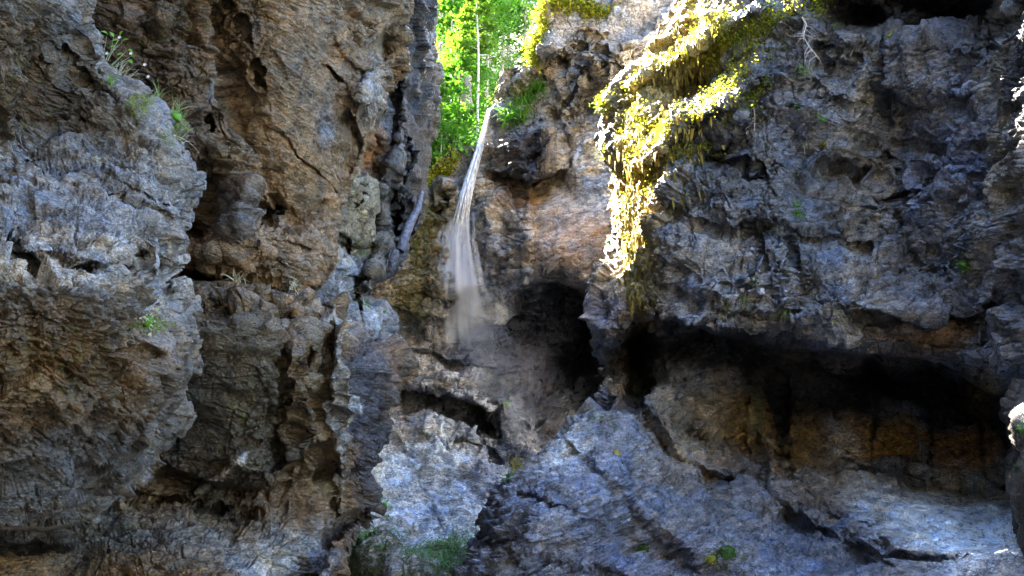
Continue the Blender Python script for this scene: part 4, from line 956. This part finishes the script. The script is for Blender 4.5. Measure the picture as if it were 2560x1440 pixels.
clump(near_rock, 400, 735, .10, 120, .02, G_STRAW, "patch of dry pale leaf litter on the lower near rock corner", "dry_leaf_patch", "dry leaves")
# leafy plant with leaf parts
p, nr = surf(near_rock, 285, 175)
lp = empty("bell_flower_plant", p)
tag(lp, "small plant with fresh green leaves and pale flowers on top of the near rock", "plant")
def leaf_shape(L, W):
    vs, fs = [], []
    K = 7
    for j in range(K):
        q = j/(K-1); w = W*math.sin(math.pi*min(1, q**.75))*.5+.0004
        z = -.25*L*q*q
        vs += [(q*L, -w, z+w*.5), (q*L, 0, z), (q*L, w, z+w*.5)]
    for j in range(K-1):
        for k in (0, 1):
            o = j*3+k; fs.append((o, o+1, o+4, o+3))
    return np.array(vs), np.array(fs)
def place(v, origin, d, upv):
    d = Vector(d).normalized(); s_ = Vector(upv).cross(d).normalized(); u = d.cross(s_)
    M_ = np.array([tuple(d), tuple(s_), tuple(u)])
    return v@M_+np.array(origin)
leafpos = []
for (px, py, ang, L) in [(268, 84, 160, .05), (297, 100, 200, .055), (306, 104, 20, .06), (318, 125, -20, .06), (322, 150, -40, .055), (290, 118, 185, .05), (250, 118, 160, .05), (308, 135, 200, .05), (325, 142, 0, .045), (300, 88, 60, .04), (262, 128, 200, .045), (284, 92, 120, .045)]:
    q = V(px, py, p.length*.985)
    v, f = leaf_shape(L, L*.55)
    a = R(ang)
    v = place(v, q-p, (math.cos(a), -.5, math.sin(a)), (.2, -.8, .6))
    soup("leaf", v, f, G_FERN, lp, True, attr=rnd(len(v), .4, 1)); leafpos.append(q)
stems = []
for q in leafpos:
    m_ = (p+q)/2+Vector((rng.normal()*.012, -.01, rng.normal()*.01))
    stems.append(tube_np([Vector((0, 0, 0)), m_-p, q-p], [.0018, .0014, .001], 5))
v, f = join(stems); soup("stem", v, f, G_GRASS, lp, attr=rnd(len(v)))
FL = plain("pale_petal", (.72, .72, .80), .6, .1, 10, .001)
for (px, py) in [(299, 94), (328, 134), (268, 134), (362, 162), (371, 192)]:
    q = V(px, py, p.length*.975); parts = []
    for k in range(5):
        v, f = leaf_shape(.015, .010); a = k*6.28/5
        parts.append((place(v, q-p, (math.cos(a), -.45, math.sin(a)), (0, -1, 0)), f))
    v, f = join(parts); soup("flower", v, f, FL, lp, True)
# curling tendrils beside it
def hanging(name, cat, label, pts, r0, mat, ms=None):
    v, f = tube_np(pts, np.linspace(r0, r0*.3, len(pts)), 5)
    return tag(soup(name, v, f, mat, smooth=True), label, cat)

LG = "plants rooted in the ledge of the brown cliff"
tuft(left_cliff, 592, 703, .20, 26, G_STRAW, "white green fern rosette on the ledge under the broken brown rock", .25, .7, .5, .014, .8, "fern_rosette", "fern")
tuft(left_cliff, 728, 706, .22, 34, G_STRAW, "curly pale dry fern on the ledge right of the white green rosette", .55, .6, .6, .012, .8, "dry_fern", "fern")
tuft(left_cliff, 822, 812, .42, 60, G_STRAW, "long pale straw hanging over the corner of the lower brown block", 1.3, .9, .1, .008, .35, "hanging_grass", "grass tuft")
tuft(left_cliff, 815, 800, .20, 50, G_GRASS, "short green grass growing on top of the lower brown block's corner", .4, .5, .8, .007, .7)
clump(left_cliff, 420, 688, .09, 26, .05, G_STRAW, "cluster of withered purple grey leaves by the near rock on the ledge", "withered_plant", "plant")
clump(left_cliff, 455, 722, .10, 160, .02, G_FERN, "small bright moss cushion at the start of the ledge", "moss_cushion", "moss")
clump(left_cliff, 940, 845, .20, 40, .07, G_GRASS, "scattered pale leaves on the rounded shoulder of the lower brown block", "leafy_plant", "plant")
clump(left_cliff, 932, 1262, .10, 24, .05, G_FERN, "little green sprout at the foot edge of the lower brown block", "leafy_plant", "plant")
clump(left_cliff, 988, 905, .09, 22, .06, G_FERN, "few green leaves on the outer edge of the lower brown block", "leafy_plant", "plant")
clump(cleft, 905, 620, .2, 60, .05, G_DARK, "green herb growing halfway up the dark rock beside the brown slab", "leafy_plant", "plant")
clump(cleft, 902, 762, .14, 34, .07, G_FERN, "bright green leaves in the crack beside the squarish rock column", "leafy_plant", "plant")
clump(cleft, 970, 822, .10, 16, .09, G_FERN, "few light green leaves at the side of the squarish rock column", "leafy_plant", "plant")
tuft(cleft, 890, 690, .25, 30, G_GRASS, "pale grass hanging below the herb in the dark rock", .8, .8, .2, .012)
tuft(cleft, 980, 716, .25, 30, G_GRASS, "small grass tuft in the gap between the cleft wall and the pale cliff", .3, .5, .8, .012)
# back cliff greens
BG = "green tufts hanging on the pale cliff's corner"
for (px, py, L, lab) in [(1340, 205, .9, "uppermost green tuft hanging on the pale cliff's corner"), (1325, 235, 1.0, "lush green tuft in the upper middle of the pale cliff's green strip"), (1312, 262, 1.1, "widest green tuft of the pale cliff's green strip"),
                         (1298, 285, 1.1, "pale green tuft right above the dark overhanging block"), (1285, 300, .8, "lowest green tuft above the dark overhanging block")]:
    tuft(back, px, py, L, 90, G_FERN, lab, .5, .6, .5, .05, .8, group=BG)
clump(back, 1262, 235, .5, 90, .16, G_YELLOW, "yellow green bush on the layered top of the pale cliff", "leafy_bush", "bush")
clump(back, 1150, 385, .5, 60, .2, G_FERN, "small bright plant on the rock left of the waterfall", "leafy_plant", "plant")
clump(back, 1330, 1163, .2, 20, .1, plain("red_petal", (.6, .03, .01), .6, .2), "tiny red leaves beside the boulder crest", "red_leaf_plant", "plant")
clump(back, 1275, 300, .35, 60, .12, G_DARK, "dark green leaves at the top of the overhanging block", "leafy_plant", "plant")

# ledge foliage and golden moss of the sunlit buttress -----------------------------------
def along(poly, n, w):
    seg = [(poly[i], poly[i+1], math.dist(poly[i], poly[i+1])) for i in range(len(poly)-1)]
    tot = sum(s_[2] for s_ in seg); out = []
    for _ in range(n):
        t = rng.random()*tot
        for a, b, l in seg:
            if t <= l: break
            t -= l
        q = min(1, t/l)
        out.append((a[0]+(b[0]-a[0])*q+rng.normal()*w, a[1]+(b[1]-a[1])*q+rng.normal()*w*.8))
    return out
LEDGES = [([(2090, 8), (1990, 32), (1900, 42), (1850, 70), (1790, 62)], 330, 11), ([(1790, 60), (1720, 130), (1650, 160), (1600, 210), (1542, 235), (1522, 275)], 420, 14),
          ([(1905, 200), (1850, 232), (1800, 265), (1740, 290), (1690, 305), (1640, 360), (1600, 400)], 430, 12), ([(1860, 290), (1800, 350), (1740, 372), (1700, 402), (1650, 450)], 300, 13),
          ([(1540, 240), (1524, 330), (1514, 390)], 170, 8), ([(1900, 60), (1880, 110), (1850, 170), (1800, 180)], 300, 20), ([(1800, 20), (1760, 90), (1820, 120)], 260, 24), ([(1620, 270), (1600, 330), (1570, 370)], 160, 16),
          ([(1640, 470), (1690, 500), (1730, 440), (1780, 400)], 140, 13), ([(1600, 420), (1570, 480), (1575, 560), (1585, 660)], 190, 14), ([(1650, 130), (1700, 60), (1740, 0)], 160, 18), ([(1870, 240), (1850, 310)], 60, 9)]
cs, nr_ = [], []
for poly, n, w in LEDGES:
    for (px, py) in along(poly, int(n*.5), w):
        if vnoise(np.array([px/34.]), np.array([py/22.]), np.array([.5]))[0] < .0: continue
        px = max(px, np.interp(py, [0, 140, 230, 330, 400, 412, 600], [1695, 1625, 1542, 1518, 1520, 1552, 1550]))
        p, nn = surf(right, px, max(py, -15))
        k = 18
        cs.append(np.array(p+nn*(.06 if px < 1780 else .30))[None]+rng.normal(size=(k, 3))*np.array([.10, .10, .09])); nr_.append(np.repeat(np.array(nn)[None], k, 0))
c = np.concatenate(cs); q = np.concatenate(nr_)
v, f = leaf_quads(c, .055, q*.5+np.array([[0, 0, .8]]), .6, .7)
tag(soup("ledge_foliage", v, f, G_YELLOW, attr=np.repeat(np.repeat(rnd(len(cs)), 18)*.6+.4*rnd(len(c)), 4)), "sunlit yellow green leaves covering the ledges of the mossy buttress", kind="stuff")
# golden moss hanging in drips
parts = []
reg = [(1660, 170, 60, 90), (1700, 80, 60, 60), (1600, 560, 32, 120), (1595, 690, 30, 60), (1575, 480, 22, 70), (1600, 620, 32, 70), (1640, 420, 60, 60), (1740, 180, 60, 70), (1590, 350, 40, 50), (1700, 330, 50, 40), (1780, 130, 60, 50)]
verts, faces = [], []
for (cx, cy, rx, ry) in reg:
    for _ in range(230):
        px, py = cx+rng.normal()*rx*.7, cy+rng.normal()*ry*.7
        if py > 775 or py < -18: continue
        px = max(px, np.interp(py, [0, 140, 230, 330, 400, 412, 600, 780], [1698, 1628, 1545, 1522, 1524, 1556, 1554, 1585]))
        p, nn = surf(right, px, py)
        L = rng.uniform(.08, .34); w = rng.uniform(.018, .045)
        s_ = Vector((nn.y, -nn.x, 0)).normalized() if abs(nn.z) < .95 else Vector((1, 0, 0))
        d = Vector((rng.normal()*.1, rng.normal()*.1, -1)); p = p+nn*.03
        o = len(verts)
        verts += [tuple(p-s_*w+nn*.0), tuple(p+nn*w*1.2+Vector((0, 0, w*.6))), tuple(p+s_*w), tuple(p+d*L*.6-s_*w*.8+nn*.02), tuple(p+d*L*.6+nn*w*1.3), tuple(p+d*L*.6+s_*w*.8+nn*.02), tuple(p+d*L+nn*.01)]
        faces += [(o, o+1, o+4), (o, o+4, o+3), (o+1, o+2, o+5), (o+1, o+5, o+4), (o+3, o+4, o+6), (o+4, o+5, o+6)]
tag(soup("hanging_golden_moss_leaves", np.array(verts), np.array(faces), G_GOLD, attr=np.repeat(rnd(len(verts)//7), 7)), "golden moss hanging in drips down the sunlit buttress", kind="stuff")

# sunlit rim of the pale cliff top
cs = []
for poly, n, w in [([(1372, 22), (1440, 4), (1505, 8)], 110, 8), ([(1366, 40), (1358, 90), (1345, 150)], 80, 4), ([(1500, 5), (1540, 2)], 14, 6), ([(1110, 410), (1085, 440), (1140, 400)], 70, 8)]:
    for (px, py) in along(poly, n, w):
        p, nn = surf(back, px, py); cs.append(np.array(p+nn*.1)[None]+rng.normal(size=(12, 3))*.16)
c = np.concatenate(cs); v, f = leaf_quads(c, .17, np.array([[0, 0, .8]]), .7)
tag(soup("rim_foliage", v, f, G_YELLOW, attr=np.repeat(rnd(len(c)), 4)), "yellow green leaves along the top rim of the pale cliff", kind="stuff")

# plants of the right cliff
for (px, py, L, n, mt, lab) in [
    (1945, 88, .45, 60, G_GRASS, "grass tuft hanging at the right end of the sunlit ledge"),
    (2000, 172, .42, 70, G_GRASS, "silvery grass tuft under the bare hanging roots"),
    (2005, 178, .25, 30, G_STRAW, "few straw blades inside the silvery tuft under the bare roots"),
    (2020, 350, .28, 30, G_STRAW, "short pale tuft in the middle of the blue grey wall's left part"),
    (1990, 532, .26, 40, G_FERN, "bright green tuft below the dark hollow left of the seam"),
    (1885, 655, .26, 30, G_GRASS, "small pale green tuft above the overhang's ledge, on the dark crack"),
    (1858, 712, .36, 50, G_GRASS, "drooping grey green tuft near the lower left of the wall"),
    (1905, 740, .22, 26, G_STRAW, "tiny dry tuft between the drooping tuft and the big white one"),
    (1965, 776, .36, 50, G_GRASS, "flat green tuft on the ledge just left of the big white hanging tuft"),
    (2082, 772, .42, 110, G_STRAW, "big white hanging grass tuft on the ledge over the black overhang"),
    (1830, 765, .32, 70, G_FERN, "green grass patch low on the wall above the overhang's left end"),
    (1925, 20, .35, 50, G_GRASS, "green tuft on top of the sunlit ledge"),
    (2090, 60, .30, 30, G_GRASS, "grass tuft in the corner below the top right recess"),
    (1925, 560, .2, 24, G_FERN, "small fern green tuft on the wall's vertical crack")]:
    tuft(right, px, py, L, n, mt, lab, .9, .8, .25, .016, .5, group="grass tufts on the blue grey wall")
for (px, py, r_, n, ls, mt, lab) in [
    (2226, 92, .12, 90, .04, G_YELLOW, "yellow moss cushion at the upper end of the wall's seam"),
    (2456, 660, .16, 220, .04, G_FERN, "vivid green moss cushion low on the far end of the wall"),
    (2060, 345, .10, 60, .04, G_YELLOW, "small yellow moss spot right of the short pale tuft"),
    (1998, 268, .12, 40, .07, G_DARK, "little dark herb between the silvery tuft and the pale tuft"),
    (2050, 300, .12, 40, .06, G_FERN, "little bright herb beside the wall's upper dark corner"),
    (2380, 58, .08, 30, .05, G_FERN, "tiny green plant on the edge of the top right recess"),
    (1990, 510, .14, 60, .06, G_FERN, "leafy green herb over the bright tuft on the wall"),
    (2002, 430, .1, 40, .05, G_DARK, "small dark green herb above the leafy herb on the wall"),
    (1890, 620, .14, 60, .06, G_FERN, "green herb on the dark vertical crack of the lower wall"),
    (1895, 690, .12, 50, .06, G_DARK, "dark herb just under the green herb on the lower wall's crack"),
    (1820, 1390, .26, 260, .04, G_DARK, "dark olive moss cushion low on the sculpted rock"),
    (1780, 1400, .16, 150, .04, G_YELLOW, "yellowish moss cushion left of the dark olive cushion"),
    (1610, 1370, .14, 120, .04, G_DARK, "dark moss spot on the seam of the lower boulder"),
    (1540, 1125, .15, 90, .05, G_GOLD, "orange yellow moss patch on the neck of the boulder"),
    (1515, 1075, .15, 60, .05, G_GOLD, "ochre moss speckles above the orange patch on the boulder's neck"),
    (1300, 1180, .24, 120, .07, G_YELLOW, "yellow green herb on the crest of the boulder"),
    (1280, 1200, .16, 60, .06, G_FERN, "fresh green herb at the lower end of the boulder's crest"),
    (1345, 1140, .12, 30, .06, G_YELLOW, "small yellowish sprout higher on the boulder's crest"),
    (1412, 1085, .12, 30, .06, G_GRASS, "pale sprout where the boulder crest meets the dark cave"),
    (1455, 1055, .14, 40, .06, G_FERN, "green sprout near the top of the boulder's crest"),
    (1530, 612, .10, 40, .06, G_FERN, "small green herb on the smooth knob beside the sunlit moss"),
    (1490, 1060, .10, 30, .05, G_FERN, "tiny herb just right of the sprout on the boulder's crest")]:
    clump(right, px, py, r_, n, ls, mt, lab, "moss_cushion" if "moss" in lab else "leafy_plant", "moss" if "moss" in lab else "plant", group="plants on the right hand rock")
clump(pillar, 2550, 1070, .10, 60, .05, G_FERN, "green leaves on top of the speckled rock pillar", "leafy_plant", "plant")
clump(pillar, 2535, 1165, .06, 40, .03, G_DARK, "dark moss on the side of the speckled rock pillar", "moss_cushion", "moss")

# bare hanging roots / branches
def bare_branch(ms, px, py, pts, label, r0=.02, n=9):
    p, nn = surf(ms, px, py); parts = []
    base = empty("bare_branch", p)
    main = [Vector((0, 0, 0))]
    for (dx, dz) in pts: main.append(Vector((dx, nn.y*.25-.05*rng.random(), dz)))
    v, f = tube_np(main, np.linspace(r0, r0*.4, len(main)), 6)
    soup("stem", v, f, DEAD, base, True)
    for i in range(n):
        k = rng.integers(1, len(main)); s0 = main[k-1].lerp(main[k], rng.random())
        a = rng.uniform(-1.2, 1.2); L = rng.uniform(.2, .6); q = [s0]
        d = Vector((math.sin(a), -.3+rng.normal()*.2, -math.cos(a)))
        for j in range(4):
            q.append(q[-1]+d*L/4); d = (d+Vector((rng.normal()*.3, rng.normal()*.2, rng.normal()*.3-.05))).normalized()
        parts.append(tube_np(q, np.linspace(r0*.4, r0*.12, 5), 4))
    v, f = join(parts); soup("twigs", v, f, DEAD, base, True)
    return tag(base, label, "dead branch")
bare_branch(right, 2010, 50, [(.05, -.25), (-.05, -.55), (.10, -.9), (.3, -1.15)], "bare pale branch hanging in front of the wall under the sunlit ledge", .022, 16)
bare_branch(right, 1884, 262, [(.02, -.3), (-.02, -.6), (.0, -.9)], "thin bare root hanging right of the sunlit mossy ledges", .013, 9)

# ---------------------------------------------------------------- waterfall
wm, nt, bsdf, out = new_mat("white_water")
at = N(nt, "ShaderNodeAttribute", attribute_name="tint")
tc = N(nt, "ShaderNodeTexCoord"); mp = N(nt, "ShaderNodeMapping"); mp.inputs["Scale"].default_value = (9, 9, .5)
nt.links.new(tc.outputs["Object"], mp.inputs[0])
nz = noise(nt, mp.outputs[0], 1.0, 4, .6)
al = mathn(nt, 'MULTIPLY', at.outputs["Fac"], maprange(nt, nz, .3, .7, .35, 1.5), clamp=True)
bsdf.inputs["Base Color"].default_value = (.93, .95, 1, 1); bsdf.inputs["Roughness"].default_value = .35; bsdf.inputs["Subsurface Weight"].default_value = 0
tl = N(nt, "ShaderNodeBsdfTranslucent"); tl.inputs[0].default_value = (.93, .95, 1, 1)
ms_ = N(nt, "ShaderNodeMixShader"); ms_.inputs[0].default_value = .25
tr = N(nt, "ShaderNodeBsdfTransparent"); mx = N(nt, "ShaderNodeMixShader")
nt.links.new(bsdf.outputs[0], ms_.inputs[1]); nt.links.new(tl.outputs[0], ms_.inputs[2])
nt.links.new(al, mx.inputs[0]); nt.links.new(tr.outputs[0], mx.inputs[1]); nt.links.new(ms_.outputs[0], mx.inputs[2]); nt.links.new(mx.outputs[0], out.inputs[0])

def fall_depth(px, py):
    q = surf(back, px, py)[0]
    return q.y*CP+q.z*SP-.45
def strand_set(name, n, cl, width, alpha, r, wander=1.0):
    """cl: [(px,py,d)] centre line; width(t), alpha(t)"""
    K = 26; cl = np.array([(a, b, fall_depth(a, b)) for a, b, _ in cl], float); tt = np.linspace(0, 1, len(cl)); parts = []; tint = []
    for i in range(n):
        off = rng.normal()*.5; t0, t1 = 0, 1
        if wander > 1: t0 = rng.uniform(0, .45); t1 = rng.uniform(max(.5, t0+.3), 1)
        t = np.linspace(t0, t1, K)
        px = np.interp(t, tt, cl[:, 0])+off*width(t)+np.sin(t*9+i)*.8; py = np.interp(t, tt, cl[:, 1]); d = np.interp(t, tt, cl[:, 2])-abs(rng.normal())*.25
        pts = np.stack(P(px, py, d), 1)
        v, f = tube_np(pts, r*rng.uniform(.5, 1.5)*(np.linspace(.35, 1.2, K) if wander <= 1 else np.ones(K)), 5)
        parts.append((v, f)); fade = sstep(0, .12, (t-t0)/(t1-t0))*sstep(0, .25, 1-(t-t0)/(t1-t0)) if wander > 1 else np.ones(K)
        tint.append(np.repeat(alpha(t)*fade, 5))
    v, f = join(parts)
    return soup(name, v-np.array(fall.location), f, wm, fall, True, attr=np.concatenate(tint))
fall = empty("waterfall", V(1222, 278, 42))
tag(fall, "white waterfall running down the pale cliff and fanning into a thin veil", "waterfall")
strand_set("falling_stream", 130, [(1224, 272, 42.6), (1212, 318, 41.4), (1204, 350, 40.6), (1192, 392, 39.8), (1178, 440, 39.2), (1164, 490, 38.8), (1152, 540, 38.5), (1146, 590, 38.3), (1142, 640, 38.2)],
           lambda t: 3+15*t**1.6, lambda t: .85*(1-.8*sstep(.7, 1, t))*(.3+.7*sstep(.2, .4, t)), .05)
strand_set("spray_veil", 130, [(1156, 520, 38.2), (1142, 600, 37.8), (1142, 720, 37.3), (1150, 800, 37.2), (1160, 900, 36.8)], lambda t: 18+70*t, lambda t: .15*(1-t)**.8+.05, .09, 2)
strand_set("spray_veil", 46, [(1180, 760, 37.0), (1190, 850, 36.6), (1215, 950, 36.2), (1235, 1050, 35.6)], lambda t: 70+10*t, lambda t: .009+0*t, .10, 2)
strand_set("spray_veil", 44, [(1272, 940, 36.0), (1280, 1010, 35.6), (1290, 1080, 35.2), (1300, 1150, 34.6)], lambda t: 30+8*t, lambda t: .003+.015*np.sin(t*3.14), .08, 2)

# ---------------------------------------------------------------- grassy slope at the foot
tw = []
for poly, n, w in [([(900, 1375), (960, 1370), (1040, 1410), (1100, 1385), (1190, 1350)], 320, 16), ([(1060, 1425), (1130, 1390), (1195, 1360)], 320, 12), ([(880, 1350), (920, 1360)], 90, 10)]:
    for (px, py) in along(poly, n, w):
        p, nn = surf(back, px, min(py, 1455))
        tw.append(blades(p, nn, 4, .42, .03, .8, .5, .5, .5))
v, f = join(tw)
tag(soup("foot_slope_grass", v, f, leaf_material("cool_green_grass", (.12, .30, .10), (.32, .52, .26), .3), attr=np.repeat(rnd(len(v)//10), 10)), "green grass lying on the rocks at the foot of the gorge", kind="stuff")
tuft(back, 892, 1392, .8, 90, G_GRASS, "pale blue green grass tuft at the foot of the brown cliff", .8, .6, .5, .03, .7)
tuft(back, 915, 1350, .6, 50, G_GRASS, "smaller green tuft on the mossy mound beside the brown cliff's foot", .8, .6, .5, .03, .7)
